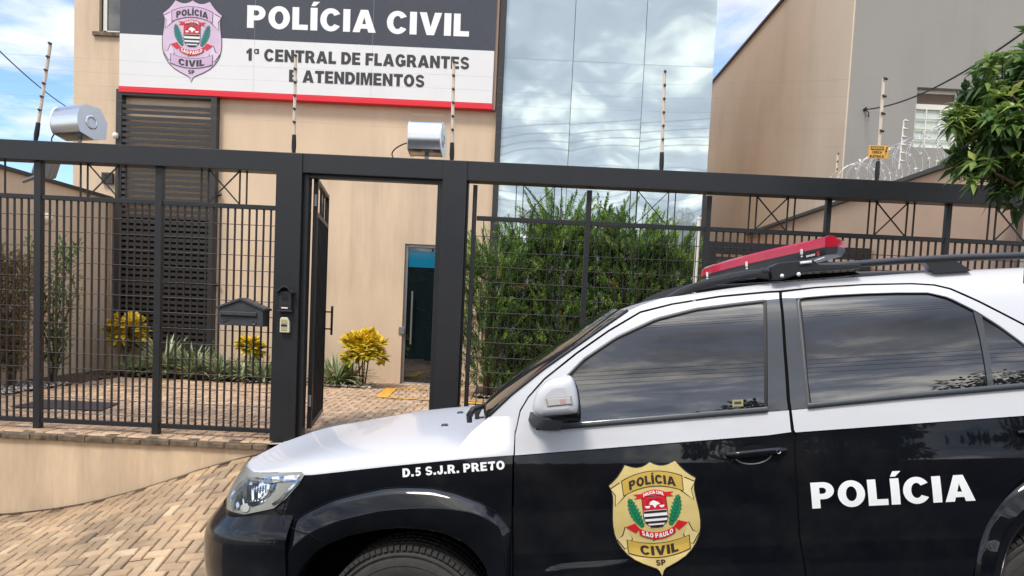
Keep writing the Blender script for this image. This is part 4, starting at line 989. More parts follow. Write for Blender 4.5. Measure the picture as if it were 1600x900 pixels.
def SS(x, z):
    w = Wz(z)
    if x < XS:
        u = min(1, (XS - x) / (XS - XN_(z))); return w * max(0, 1 - u ** NP) ** (1 / NP)
    if x > 2.95:
        u = min(1, (x - 2.95) / (XT_(z) - 2.95)); return w * max(0, 1 - u ** 4) ** (1 / 4)
    return w
def SN(x, z):
    e = .012
    dx = (SS(x + e, z) - SS(x - e, z)) / (2 * e); dz = (SS(x, z + e) - SS(x, z - e)) / (2 * e)
    return Vector((-dx, -1, -dz)).normalized()
def hit(px, py, off=0.0):
    d = ldir(px, py); best = None; prev = None; t = 2.0
    while t < 5.0:
        p = O_L + d * t; f = p.y + SS(p.x, p.z) + off * 1.0
        if p.x < XN_(p.z): f = -abs(XN_(p.z) - p.x) - .2 if p.y < 0 else -1
        if best is None or abs(f) < best[0]: best = (abs(f), t)
        if prev is not None and prev[1] < 0 <= f:
            a, b = prev[0], t
            for _ in range(24):
                m = (a + b) / 2; q = O_L + d * m
                fm = q.y + SS(q.x, q.z) + off if q.x >= XN_(q.z) else -1
                if fm < 0: a = m
                else: b = m
            return O_L + d * b
        prev = (t, f); t += .02
    return O_L + d * best[1]
def LP(px, py, y):
    d = ldir(px, py); return O_L + d * ((y - O_L.y) / d.y)
def xz(pts, off=0.0):
    out = []
    for p in pts:
        if len(p) == 3: out.append((p[1], p[2]))
        else: q = hit(p[0], p[1], off); out.append((q.x, q.z))
    return out
def lproj(p): return proj(CM @ Vector(p))

class SM(MB):
    def __init__(s): super().__init__(); s.n = []
    def add(s, vs, fs, mi=0, rnd=0.0, ns=None):
        k = len(vs); super().add(vs, fs, mi, rnd); s.n.extend(ns if ns else [Vector((0, 0, 0))] * k)
    def fill(s, pts, off=0.0, mi=0, L=.07, conv=True, tilt=None):
        P = xz(pts) if conv else pts
        v, t = tess([P]); v, t = refine(v, t, L)
        V = [Vector((x, -(SS(x, z) + off), z)) for x, z in v]; N = [SN(x, z) for x, z in v]; F = []
        G_ = [tilt(n, x, z).normalized() if tilt else n for n, (x, z) in zip(N, v)]
        for a, b, c in t:
            n = (V[b] - V[a]).cross(V[c] - V[a]); F.append((a, b, c) if n.dot(N[a]) >= 0 else (a, c, b))
        s.add(V, F, mi, 0, G_)
    def strip(s, rows, mi=0):
        """rows of 3D points, normals left to the mesh"""
        s.grid(rows, mi)
    def mirrored(s):
        m = SM(); m.v = [Vector((p.x, -p.y, p.z)) for p in s.v]; m.f = [f[::-1] for f in s.f]; m.m = list(s.m); m.r = list(s.r); m.n = [Vector((q.x, -q.y, q.z)) for q in s.n]; return m
def cpart(name, mb, mats, parent=None, mirror=True, smooth=True, label=None, **k):
    o = mb.build(name, mats, recalc=k.pop('recalc', False), smooth=smooth, **k); o.parent = parent or car
    if label: o['label'] = label
    o2 = None
    if mirror:
        if isinstance(mb, SM): mm = mb.mirrored()
        else:
            mm = MB(); mm.v = [Vector((p.x, -p.y, p.z)) for p in mb.v]; mm.f = [f[::-1] for f in mb.f]; mm.m = list(mb.m); mm.r = list(mb.r)
        o2 = mm.build(name, mats, recalc=False, smooth=smooth, **k); o2.parent = parent or car
    return o, o2

def paint(name, col, **k):
    m = mat(name, col, **k); return m
P_BLK = mat('black_car_paint', (0.003, 0.004, 0.0065), 0.3, coat=.72, spec=.08, bump=(2.6, .03, .01), dust=(.014, .0135, .013))
P_WHT = mat('white_car_paint', lin((208, 209, 212)), 0.35, spec=.3, coat=.5)
C_GLS = mat('tinted_car_glass', (0.012, 0.012, 0.014), 0.0, ior=2.15)
C_RUB = mat('black_rubber_trim', (0.02, 0.02, 0.021), 0.5)
C_PLA = mat('grey_black_plastic', (0.028, 0.029, 0.031), 0.38)
C_TAPE = mat('gloss_pillar_tape', (0.06, 0.066, 0.072), 0.2, coat=.6)
C_GAP = mat('panel_gap', (0.008, 0.008, 0.008), 0.8, spec=.1)
C_TYR = mat('tyre_rubber', (0.052, 0.049, 0.046), 0.75, var=(30, .3))
C_RIM = mat('alloy_rim', (.42, .43, .45), .3, metal=1.0)
C_CHR = mat('chrome_reflector', (.86, .87, .88), .25, metal=.15)
C_DKR = mat('smoked_reflector', (.34, .34, .32), .3, metal=.1, coat=.3)
C_AMB = mat('clear_signal_lens', (.62, .58, .56), .15, coat=1.0)
C_RAIL = mat('dark_grey_rail', (.035, .036, .040), .35)
C_WHD = mat('white_decal', lin((236, 237, 236)), .45)

PAINT = [(803, 711.5), (1000, 696.5), (1200, 680.5), (1240, 675.5)]
PAINTR = [(1242, 675), (1400, 664), (1600, 649.5), (1655, 645.5)]
SEAMF_LOW = [(801, 960), (801, 900), (801, 820), (802, 760), (803, 711.5)]
SEAMF_UP = [(805, 676), (812, 642), (825, 620), (850, 592), (900, 552), (950, 517), (1000, 487.5), (1050, 475), (1125, 463), (1200, 456), (1219, 455)]
SEAMB = [(1219, 455), (1226, 550), (1231, 625), (1234, 642), (1238, 672), (1242, 720), (1245.5, 775), (1249, 837), (1258, 892), (1265, 950)]
G = 1.3
def sh(pts, dx=0, dy=0): return [(p[0] + dx, p[1] + dy) if len(p) == 2 else p for p in pts]

# ---- inner shell behind the gaps
m = SM(); NX, NZ = 60, 26
xs_, zs_ = lsp(-.90, 3.66, NX), lsp(.30, 1.74, NZ)
def arch(x, z, c, r=.57): return hypot((x - c), (z - WR)) < r
for i in range(NX - 1):
    for j in range(NZ - 1):
        xc_, zc_ = (xs_[i] + xs_[i + 1]) / 2, (zs_[j] + zs_[j + 1]) / 2
        if arch(xc_, zc_, 0) or arch(xc_, zc_, 2.75): continue
        if zc_ > 1.10 and (xc_ < .62 + (zc_ - 1.1) * 1.30 or xc_ > 3.30): continue
        if zc_ > .74 and xc_ < -.52: continue
        if zc_ > .93 and xc_ < .72: continue
        q = []
        for (a, b) in ((i, j), (i + 1, j), (i + 1, j + 1), (i, j + 1)):
            x, z = xs_[a], zs_[b]; q.append(Vector((x, -(SS(x, z) - .018) if SS(x, z) > .02 else 0, z)))
        m.add(q, [(0, 1, 2, 3)])
for s in (0, 2.75):                                    # wheel housings
    n = 20; rows = []
    for y in (-.90, -.58):
        rows.append([Vector((s + .56 * cos(t), y, WR + .52 * sin(t))) for t in lsp(-.35, pi + .35, n)])
    m.grid(rows); m.add([rows[1][k] for k in range(n)], [list(range(n))])
fl = [Vector((x, y, .30)) for x in (-.85, 3.6) for y in (-.55, 0.0)]
m.add(fl, [(0, 1, 3, 2)])
cpart('inner_body', m, C_GAP, smooth=False)

# ---- bumper, wrapped round the nose
def wrap(z, n, phi0=0, phi1=pi, off=0.0, xs=XS):
    out = []
    for k in range(n):
        ph = phi0 + (phi1 - phi0) * k / (n - 1); c, s_ = cos(ph), sin(ph)
        x = XS - (XS - XN_(z) + off) * abs(s_) ** (2 / NP); y = -(Wz(z) + off) * (1 if c >= 0 else -1) * abs(c) ** (2 / NP); out.append(Vector((x, y, z)))
    return out
b0 = hit(400, 802); ZBT = b0.z
_pa = hit(458, 812); PHB = math.asin(min(1, ((XS - _pa.x) / (XS - XN_(_pa.z))) ** (NP / 2)))
boff = lambda z: interp(z, [(.50, .042), (ZBT - .15, .050), (ZBT - .115, .048), (ZBT - .085, .040), (ZBT - .02, .008), (ZBT, .0)])
m = MB(); m.grid([[Vector((p.x, p.y, p.z)) for p in wrap(z, 70, PHB * .99, pi - PHB * .99, boff(z))] for z in lsp(.50, ZBT - .004, 22)]); cpart('front_bumper', m, P_BLK, mirror=False, recalc=True)
m = MB(); m.grid([wrap(z, 70, .1, pi - .1, -.03) for z in (.28, .40, .505)]); cpart('lower_grille', m, C_PLA, mirror=False, recalc=True)
m = MB(); ztop = lambda t: 1.02
m.grid([wrap(z, 70, .15, pi - .15, -.015) for z in lsp(ZBT - .01, .97, 8)]); cpart('grille', m, C_PLA, mirror=False, recalc=True)
m = SM(); m.fill([(333, 889), (384, 890), (383, 925), (333, 925)], .047, 0); cpart('fog_lamp', m, C_DKR)

# ---- front fender (black), white upper fender and hood
FL_OUT = [(401, 915), (409, 898), (422, 867), (435, 842), (456, 819), (476, 803), (520, 782), (550, 774), (600, 763), (632, 761), (675, 762.5), (712, 771), (750, 785), (775, 800), (798, 823), (799, 860), (799, 900), (799, 955)]
FL_CRE = [(422, 920), (428, 905), (440, 877), (455, 857), (477, 838), (496, 828), (530, 815), (556, 808), (592, 800), (625, 797), (662, 795), (697, 796), (735, 801), (760, 810), (781, 826), (789, 862), (790, 902), (790, 957)]
FL_INN = [(446, 930), (452, 918), (462, 900), (474, 882), (490, 865), (508, 854), (540, 841), (562, 836), (595, 830), (625, 828), (655, 830), (690, 836), (722, 850), (742, 868), (757, 890), (766, 920), (770, 945), (772, 968)]
m = SM(); m.fill([(477, 744), (600, 730), (700, 720), (801.0, 712), (800, 760), (799, 822)] + FL_OUT[14:4:-1] + [(457, 818), (431, 796), (448, 779), (468, 756)], 0, 0, .05)
fend, _ = cpart('front_fender', m, P_BLK)
def lettering(parent, s, p0, p1, hgt_px, m_, gap=.085, off=.0025, sub=.05):
    a, b = hit(*p0), hit(*p1); w = hypot(b.x - a.x, b.z - a.z); ux, uz = (b.x - a.x) / w, (b.z - a.z) / w
    Y = (CM @ a).y; H = hgt_px * Y / FPX
    mb = SM()
    def fn(u, v, k):
        x, z = a.x + ux * u - uz * v, a.z + uz * u + ux * v; return Vector((x, -(SS(x, z) + off + k), z))
    add_text(mb, s, fn, 0, width=w, height=H, gap=gap, sub=sub)
    o = mb.build('lettering', m_, recalc=False); o.parent = parent; return o
lettering(fend, 'D.5 S.J.R. PRETO', (629.5, 745.5), (789, 733), 13.2, C_WHD, .12)
# hood
PB = [(386, 731), (400, 738), (440, 737.5), (474, 743.5), (600, 729.5), (700, 719.5), (803, 711)]
SIL = [(380, 726), (386, 718), (396, 712), (422, 704), (475, 683), (520, 671), (575, 657), (650, 642), (700, 637), (730, 634), (760, 632), (830, 630)]
pbl = xz(PB); pbl = [(x, z) for x, z in pbl]; zb_of = lambda x: interp(x, sorted(pbl))
def hood_sec(x, zc, n=41):
    zb = zb_of(x); w = max(.002, SS(x, zb)); out = []
    for k in range(n):
        a = -pi / 2 + pi * k / (n - 1); t = sin(a); g = (max(0, 1 - abs(t) ** 4.5)) ** (1 / 2.2)
        out.append(Vector((x, w * t, zb + (zc - zb) * g)))
    return out
def sil_err(x, zc):
    e = 1e9
    for p in hood_sec(x, zc):
        q = lproj(p); e = min(e, q[1] - interp(q[0], SIL))
    return e
x_front = XN_(1.0) + .012; x_back = xz([(802, 700)])[0][0]
HST = [x_front + (x_back - x_front) * (k / 27) ** 1.6 for k in range(28)]; HZC = []
for x in HST:
    lo, hi = zb_of(x) + .004, zb_of(x) + .30
    for _ in range(18):
        md = (lo + hi) / 2
        if sil_err(x, md) > 0: lo = md
        else: hi = md
    HZC.append(lo)
for k in range(1, 5): pass
HZC = [HZC[0]] + [sum(HZC[max(0, i - 3):i + 4]) / len(HZC[max(0, i - 3):i + 4]) for i in range(1, 28)]
HZC2 = [sum(HZC[max(0, i - 2):i + 3]) / len(HZC[max(0, i - 2):i + 3]) for i in range(28)]; HZC2[0] = HZC[0]
hood_z = lambda x: interp(x, list(zip(HST, HZC2)))
m = MB(); m.grid([hood_sec(x, zc) for x, zc in zip(HST, HZC2)]); cpart('hood', m, P_WHT, mirror=False, recalc=True)
# cowl under the windshield
x0c = LP(721, 643, -.55).x; x1c = x_back + .12
CW = [(715, 640.5), (722, 644.5), (735, 649.5), (760, 652), (810, 652.5)]
def sec_z(x, y):
    xx = min(x, x_back); zb = zb_of(xx); zc = hood_z(xx); w = SS(xx, zb); return zb + (zc - zb) * (max(0, 1 - abs(y / w) ** 4.5)) ** (1 / 2.2)
m = MB(); rows = []
for x in lsp(x0c, x1c, 10):
    ye_ = -.02
    while ye_ > -.84:
        q = lproj((x, ye_, sec_z(x, ye_)))
        if q[1] > interp(q[0], CW): break
        ye_ -= .01
    rows.append([Vector((x, ye_ * t, sec_z(x, ye_ * t) + .004)) for t in lsp(1, -1, 25)])
m.grid(rows); cpart('cowl', m, C_PLA, mirror=False, recalc=True)
m = MB(); p_ = LP(693, 637, -.25); m.lathe([(0, .012), (.014, .010), (.020, 0), (.02, -.02)], 10, Matrix.Translation((p_.x, -.25, sec_z(p_.x, -.25)))); m.lathe([(0, .012), (.014, .010), (.020, 0), (.02, -.02)], 10, Matrix.Translation((p_.x, .25, sec_z(p_.x, .25)))) if False else None
cpart('washer_nozzle', m, C_PLA, recalc=True)
# ---- flares
def flare(o_, c_, i_, n=60):
    O, C_, I_ = resample(o_, n), resample(c_, n), resample(i_, n); m = SM(); mixp = lambda a, b, f: tuple(p + (q - p) * f for p, q in zip(a, b))
    pt = lambda p, off: Vector((p[0], -(SS(p[0], p[1]) + off), p[1]))
    rows = [[pt(p, -.006) for p in O], [pt(mixp(p, q, .05), .004) for p, q in zip(O, C_)], [pt(mixp(p, q, .35), .013) for p, q in zip(O, C_)], [pt(mixp(p, q, .72), .026) for p, q in zip(O, C_)], [pt(mixp(p, q, .93), .032) for p, q in zip(O, C_)],
            [pt(p, .034) for p in C_], [pt(mixp(p, q, .08), .033) for p, q in zip(C_, I_)], [pt(mixp(p, q, .5), .020) for p, q in zip(C_, I_)], [pt(mixp(p, q, .93), .008) for p, q in zip(C_, I_)], [pt(q, .0) for q in I_]]
    m.grid(rows, 0); m.grid([[p.copy() for p in rows[-1]], [Vector((q[0], -(SS(q[0], q[1]) - .14), q[1])) for q in I_]], 1); return m
lo_, lc_, li_ = xz(FL_OUT), xz(FL_CRE, .04), xz(FL_INN, .03)
fl1, fl1b = cpart('wheel_arch_flare', flare(lo_, lc_, li_), [P_BLK, C_GAP], recalc=True)
m = MB(); m.tube([Vector((x, -(SS(x, z) - .001), z)) for x, z in resample(lo_, 70)[10:]], .0035, 6); o, o2 = cpart('flare_seam', m, C_GAP, fl1, recalc=True); o2.parent = fl1b
O_, C2_, I2_ = resample(lo_, 60), resample(lc_, 60), resample(li_, 60)
kk = min(range(60), key=lambda i: abs(lproj((O_[i][0], -SS(*O_[i]), O_[i][1]))[0] - 456))
sp_ = [(*hit(430, 796).xz, .002)] + [(O_[kk][0], O_[kk][1], .003), tuple(a + (b - a) * .5 for a, b in zip(O_[kk], C2_[kk])) + (.018,), (*C2_[kk + 1], .034), tuple(a + (b - a) * .5 for a, b in zip(C2_[kk + 1], I2_[kk + 2])) + (.021,), (*I2_[kk + 3], .002)]
m = MB(); m.tube([Vector((x, -(SS(x, z) + o_), z)) for x, z, o_ in sp_], .003, 6); o, o2 = cpart('bumper_seam', m, C_GAP, fl1, recalc=True); o2.parent = fl1b
RX = 2.75
ro = xz([(1517, 940), (1522, 900), (1532, 860), (1545, 825), (1560, 795), (1580, 768), (1600, 748)])
ra = RX - ro[0][0]
rb_ = .49
best = min([(sum(abs(((RX - x) / ra) ** 2.3 + (max(0, z - WR - .03) / b) ** 2.3 - 1) for x, z in ro[2:]), b) for b in lsp(.36, .62, 40)]); rb_ = best[1]
sup = lambda f, dz=0.0: [(RX - ra * f * (1 if cos(t) >= 0 else -1) * abs(cos(t)) ** (2 / 2.3), WR + .03 + rb_ * (f + dz) * abs(sin(t)) ** (2 / 2.3) * (1 if sin(t) >= 0 else -1)) for t in lsp(-.16, pi + .16, 60)]
cpart('wheel_arch_flare', flare(sup(1), sup(.875), sup(.76)), [P_BLK, C_GAP], recalc=True)
C_CHRM = mat('mirror_chrome', (.88, .89, .90), .14, metal=1.0)
# ---- headlight
HL = [(387, 721), (390, 731), (400, 738.5), (440, 738), (472, 736.5), (476, 742), (468, 755), (448, 778), (428, 794), (400, 800), (361, 806), (356, 800), (357, 772), (366, 748), (376, 731)]
m = SM(); m.fill(HL, .004, 0, .03); hl, hl2 = cpart('headlight', m, C_DKR)
def hlp(name, polys, mt, off, tilt=None):
    m = SM()
    for k, p in enumerate(polys): m.fill(p, off + k * .0004, 0, .012 if tilt else .03, tilt=tilt)
    o, o2 = cpart(name, m, mt, hl)
    o2.parent = hl2
hlp('chrome_bowl', [[(386, 744), (470, 741), (464, 750), (432, 753), (410, 756), (384, 757)], [(362, 775), (378, 760), (381, 790), (364, 796)], [(384, 757), (388, 756), (388, 784), (383, 786)]], C_CHRM, .009, lambda n, x, z: n + Vector((.25 * sin(x * 90), 0, .75 + .5 * sin(z * 70))))
hlp('reflector_bowl', [[(361, 774), (372, 756), (388, 745), (436, 743), (430, 766), (412, 786), (390, 793), (364, 798)]], C_CHRM, .0065, lambda n, x, z: n + Vector((.3 * sin(x * 60), 0, .35 + .5 * sin(z * 40 + x * 20))))
hlp('fluted_reflector', [[(390, 760), (418, 757), (412, 774), (405, 782), (388, 783)]], C_CHRM, .009, lambda n, x, z: n + Vector((.45 * sin(x * 420), 0, .40)))
hlp('chrome_strip', [[(466, 748), (470, 749), (440, 782), (428, 789), (426, 786), (438, 778)], [(428, 756), (431, 756), (420, 775), (410, 783), (408, 781), (418, 772)]], C_CHRM, .010, lambda n, x, z: n + Vector((0, 0, .9)))
hlp('signal_bulb', [[(cos(t) * 7 + 384, sin(t) * 6.5 + 793) for t in lsp(0, 2 * pi, 13)[:-1]]], mat('bulb_glass', (.5, .5, .48), .1, coat=1.0), .010)
M_LENS = bpy.data.materials.new('clear_lens'); M_LENS.use_nodes = True; _nt = M_LENS.node_tree; _nt.nodes.clear()
_o, _t, _g, _m, _f = [_nt.nodes.new(x) for x in ('ShaderNodeOutputMaterial', 'ShaderNodeBsdfTransparent', 'ShaderNodeBsdfGlossy', 'ShaderNodeMixShader', 'ShaderNodeFresnel')]
_t.inputs[0].default_value = (.98, .99, .98, 1); _g.inputs['Roughness'].default_value = .01; _f.inputs[0].default_value = 1.28
_nt.links.new(_f.outputs[0], _m.inputs[0]); _nt.links.new(_t.outputs[0], _m.inputs[1]); _nt.links.new(_g.outputs[0], _m.inputs[2]); _nt.links.new(_m.outputs[0], _o.inputs[0])
hlp('lens', [HL], M_LENS, .016)

# ---- side structure above the belt: pillar and roof side
PIL = [(765, 651), (800, 618), (850, 578), (900, 543), (950, 508), (982, 486)]
ROOFT = [(1000, 477.5), (1035, 466), (1147, 449.5), (1200, 443), (1300, 436), (1400, 428.5), (1500, 422), (1600, 418)]
DUP = [(1222, 455), (1275, 448), (1350, 443.5), (1425, 442), (1460, 444), (1485, 450), (1530, 470), (1600, 506), (1640, 540), (1660, 575), (1662, 604)]
m = SM(); xb_, xf_ = hit(803, 700).x, hit(716, 708).x
m.fill([(716, 700), (735, 676), (765, 650.5), (808.8, 651), (805.4, 664), (804, 676), (802.3, 711), (716, 717.5)], .0008, 0, .03, tilt=lambda n, x, z: n + Vector((0, 0, 2.3 * max(0, min(1, (xb_ - x) / (xb_ - xf_))) ** .8 * max(0, min(1, (z - zb_of(x)) / .05))))); cpart('fender_top', m, P_WHT)
roof_end = [('L', 2.70, 1.745), ('L', 3.05, 1.735), ('L', 3.30, 1.70)]
m = SM(); m.fill(PIL + ROOFT + roof_end + [('L', 3.32, 1.60)] + [(1700, 470), (1665, 520)] + [(1642, 539.5), (1601, 506), (1531, 470), (1486, 450), (1460, 444), (1425, 442), (1350, 443.5), (1275, 448)] + [(x, y - G) for x, y in SEAMF_UP[::-1]] + [(805, 652)], 0, 0, .06)
cpart('roof_side', m, P_WHT)
# roof and windshield
tl = [(hit(*p)) for p in ROOFT]; tl = [(p.x, p.z) for p in tl] + [(2.70, 1.745), (3.05, 1.735), (3.30, 1.70)]
tl = [hit(982, 486)] and [(hit(982, 486).x, hit(982, 486).z)] + tl
tl = resample(tl, 40); m = MB(); rows = []
for x, z in tl:
    w = SS(x, z); rows.append([Vector((x, w * t, z + .004 * (1 - t * t) ** .9)) for t in lsp(-1, 1, 25)])
m.grid(rows); cpart('roof', m, P_WHT, mirror=False, recalc=True)
x_pil = hit(766, 650).x
wl_ = resample([(p.x, p.z) for p in [hit(*q) for q in PIL]], 24); wl_ = [(wl_[0][0], wl_[0][1] - .10)] + wl_; m = MB(); rows = []
for x, z in wl_:
    w = SS(x, z); rows.append([Vector((x - .075 * (1 - t ** 4) ** .9, (w if z >= wl_[1][1] else w - .04) * t, z + .02 * (1 - t ** 4) ** .9)) for t in lsp(-1, 1, 31)])
m.grid(rows); ws_, _ = cpart('windshield', m, C_GLS, mirror=False, recalc=True)
for s in (0, 30):
    m = MB(); m.tube([rows[i][s] + Vector((-.004, 0, .004)) for i in range(1, 25)], .007, 6)
    o = m.build('seal', C_RUB, smooth=True); o.parent = ws_
# wipers
for (a, b, c) in (((733, 650, -.62), (770, 628, -.45), (800, 622, .10)), ((745, 646, -.05), (775, 628, .15), (800, 624, .62))):
    m = MB(); p0, p1, p2 = LP(a[0], a[1], a[2]), LP(b[0], b[1], b[2]), LP(c[0], c[1], c[2])
    m.tube([p0, p0 + Vector((.02, .0, .03)), p1], [.016, .014, .008], 8); m.tube([p1 + Vector((-.06, -.1, -.02)), p1, p2], .007, 6); m.tube([p0 + Vector((0, 0, -.03)), p0 + Vector((0, 0, .008))], .013, 10)
    cpart('wiper', m, C_CABLE if False else C_RUB, mirror=False, recalc=True)

# ---- front door
BELT_F = [(805.5, 677), (838, 671), (872, 670.5), (1000, 660), (1199, 643.5), (1233, 641)]
m = SM()
DOOR_B = [(803, 958), (1000, 945), (1264, 925)]
m.fill([(803.5, 713), (1000, 697.5), (1200, 681.5), (1238, 676.5)] + sh(SEAMB[5:9], -G) + [(1261, 925), (1000, 945), (803.5, 958), (803, 820)], 0, 0, .07)
m.fill([(804.5, 711.5), (1000, 696), (1200, 680), (1236.5, 675), (1235.5, 671), (1232.5, 641)] + BELT_F[::-1][1:], 0, 1, .07)
WIN_F = [(872, 670.5), (838, 671), (829, 655), (833, 643), (852, 622), (882, 589), (912, 560), (962, 526), (1025, 497), (1087, 481.5), (1150, 473.5), (1192, 468.5), (1197, 469), (1198.5, 560), (1199, 643.5)]
# white frame between seam and window
inn = [(838, 671), (829, 655), (833, 643), (852, 622), (882, 589), (912, 560), (962, 526), (1025, 497), (1087, 481.5), (1150, 473.5), (1192, 468.5), (1197, 468.8)]
out = [(806, 677), (813.5, 643), (826.5, 621.5), (851.5, 593.5), (901.5, 553.5), (951.5, 518.5), (1001, 489.2), (1051, 476.5), (1125, 464.8), (1200, 457.8), (1217, 457)]
m.fill(out + [(1217.6, 467)] + inn[::-1], 0, 1, .05)
fdoor, fdoor2 = cpart('front_door', m, [P_BLK, P_WHT])
m = SM(); m.fill([(1197.4, 469), (1217.6, 467.5), (1224, 550), (1229, 625), (1231.5, 641), (1199.4, 643.5), (1199, 560)], .001, 0, .06); o, o2 = cpart('pillar_tape', m, C_TAPE, fdoor); o2.parent = fdoor2
m = SM(); m.fill(WIN_F, -.004, 0, .05); o, o2 = cpart('window_trim', m, C_RUB, fdoor); o2.parent = fdoor2
GLF = [(893, 661.5), (878, 640), (888, 600), (898, 583), (921, 561), (966, 531), (1027, 503), (1088, 488), (1150, 480), (1189, 475.5), (1192, 477), (1193, 560), (1193.5, 635.5)]
m = SM(); m.fill(GLF, .0035, 0, .022); o, o2 = cpart('window', m, C_GLS, fdoor); o2.parent = fdoor2
m = SM(); ed = [(838, 671), (872, 670.5), (1000, 660), (1199, 643.5)]; e3 = resample(xz(ed), 30)
m.grid([[Vector((x, -(SS(x, z) + o_), z + dz)) for x, z in e3] for o_, dz in ((.0, -.004), (.010, .0), (.011, .012), (.004, .022))]); o, o2 = cpart('weather_strip', m, C_TAPE, fdoor); o2.parent = fdoor2
m = SM(); tr = resample(xz([(840, 634), (884, 588), (912, 559.5), (962, 526), (1025, 497), (1087, 481.5), (1150, 473.5), (1194, 468.7)]), 40)
m.grid([[Vector((x, -(SS(x, z) + o_), z - dz)) for x, z in tr] for o_, dz in ((.0, -.002), (.007, .002), (.007, .010), (.0, .014))]); o, o2 = cpart('window_moulding', m, mat('satin_moulding', (.10, .10, .10), .35), fdoor); o2.parent = fdoor2
# sticker on the glass
m = SM(); m.fill([(1144, 624.5), (1161, 624), (1161, 634.5), (1144, 635)], .0045, 0, .05); o, _ = cpart('sticker', m, mat('pale_yellow_sticker', lin((150, 146, 96)), .5), o if False else fdoor, mirror=False)
m = SM(); m.fill([(1147, 627.5), (1158, 627), (1158, 631), (1147, 631.5)], .0052, 0, .05); o, _ = cpart('sticker_mark', m, M_INK, fdoor, mirror=False)
# door handle
def handle(parent, p2, pts, rec, mirror=True):
    m = SM(); L_ = resample(xz(pts), 14); rows = []
    for k, (x, z) in enumerate(L_):
        f = k / 13; bul = .040 * min(1, 5 * min(f + .05, 1.05 - f)) ; n = 10
        rows.append([Vector((x, -(SS(x, z) + bul * .6 + .011 * cos(a)), z + .0155 * sin(a) * min(1, .55 + 3 * min(f, 1 - f)))) for a in lsp(0, 2 * pi, n + 1)[:-1]])
    m.grid(rows, close=True); m.add(rows[0], [list(range(10))]); m.add(rows[-1], [list(range(10))])
    o, o2 = cpart('handle', m, P_BLK, parent, recalc=True); o2.parent = p2
    cx, cy, rx_, ry_ = rec
    m = SM(); m.fill([(cx + rx_ * cos(t), cy + ry_ * sin(t) - .075 * rx_ * cos(t)) for t in lsp(0, 2 * pi, 25)[:-1]], .0015, 0, .03); q, q2 = cpart('handle_recess', m, C_GAP, parent); q2.parent = p2
    m = SM(); ring = xz([(cx + rx_ * cos(t), cy + ry_ * sin(t) - .075 * rx_ * cos(t)) for t in lsp(-.1, pi + .1, 22)])
    m.tube([Vector((x, -(SS(x, z) + .001), z)) for x, z in ring], .0035, 6); q, q2 = cpart('handle_rim', m, mat('gloss_dark_rim', (.16, .165, .175), .2, coat=1.0), parent, recalc=True); q2.parent = p2
    m = SM(); lx, lz = L_[-2]; c = Vector((lx - .02, -(SS(lx, lz) + .034), lz)); m.lathe([(0, -.003), (.008, -.003), (.009, .004)], 12, Matrix.Translation(c) @ Matrix.Rotation(pi / 2, 4, 'X')); q, _ = cpart('keyhole', m, C_CHR, o, mirror=False, recalc=True)
handle(fdoor, fdoor2, [(1134, 710.5), (1160, 708), (1200, 704), (1228, 702)], (1177, 710, 29, 15))
m = SM(); rows = []; cl_ = resample(xz([(843, 903), (850, 892), (860, 885), (876, 880.5), (905, 878), (955, 875), (1010, 872)]), 34)
for q, o_, dz in ((0, .0, .0), (1, .004, -.010), (2, .0075, -.022), (3, .009, -.042), (4, .006, -.13)):
    rows.append([Vector((x, -(SS(x, z + dz) + o_ * min(1, .1 + i * .15, max(0, (33 - i) / 14)) + .0006), z + dz)) for i, (x, z) in enumerate(cl_)])
m.grid(rows); o, o2 = cpart('door_cladding', m, P_BLK, fdoor, recalc=True); o2.parent = fdoor2
# badge on the door
c_ = hit(1015, 722); bot = hit(1034.5, 899); ln = hypot(bot.x - c_.x, bot.z - c_.z); ux, uz = (c_.x - bot.x) / ln, (c_.z - bot.z) / ln   # up axis in door plane
un = ln / 2.56; wd_ = un * .975
def bfn(x, y, l):
    X = c_.x + ux * y * un + uz * x * wd_; Z = c_.z + uz * y * un - ux * x * wd_
    return Vector((X, -(SS(X, Z) + .002 + .006 * max(0, min(1, (-y - 1.9) * 4)) + l * .9), Z))
gold = [mat('gold_badge_field', lin((212, 190, 124)), .35, var=(9, .12)), mat('gold_banner', lin((196, 164, 74)), .35), mat('dark_brown_ink', lin((40, 30, 24)), .5), mat('badge_scarlet', lin((206, 30, 40)), .4), M_WHITEL, mat('badge_green', lin((20, 128, 84)), .4), mat('gold_tail', lin((220, 200, 140)), .35)]
mb = badge(bfn, None); o = mb.build('badge', gold, recalc=False); o.parent = fdoor

# ---- rear door
ARCHP = [(1515, 960), (1520, 900), (1530, 860), (1543, 825), (1558, 795), (1578, 768), (1598, 748), (1625, 727)]
m = SM()
SB2 = [(SEAMB[k][0] + G, SEAMB[k][1]) for k in range(len(SEAMB))]
m.fill([(1244, 677)] + SB2[5:9] + [(1264, 925), (1400, 905), (1519, 900)] + ARCHP[2:] + [(1640, 700), (1655, 650), (1600, 651), (1400, 665.5)], 0, 0, .07)
m.fill([(1241, 672), (1243, 675.5), (1400, 664), (1600, 649.5), (1655, 648), (1660, 602.5), (1600, 607), (1551, 611), (1400, 624), (1262, 638.5), (1237, 641)], 0, 1, .07)
WIN_R = [(1262, 638), (1257, 590), (1244.5, 470), (1247, 465.5), (1300, 461), (1350, 458.5), (1400, 457), (1450, 457), (1482, 464.5), (1525, 486), (1560, 508), (1602, 539), (1630, 565), (1640, 585), (1642, 604), (1600, 606.5), (1551, 610.5), (1400, 624)]
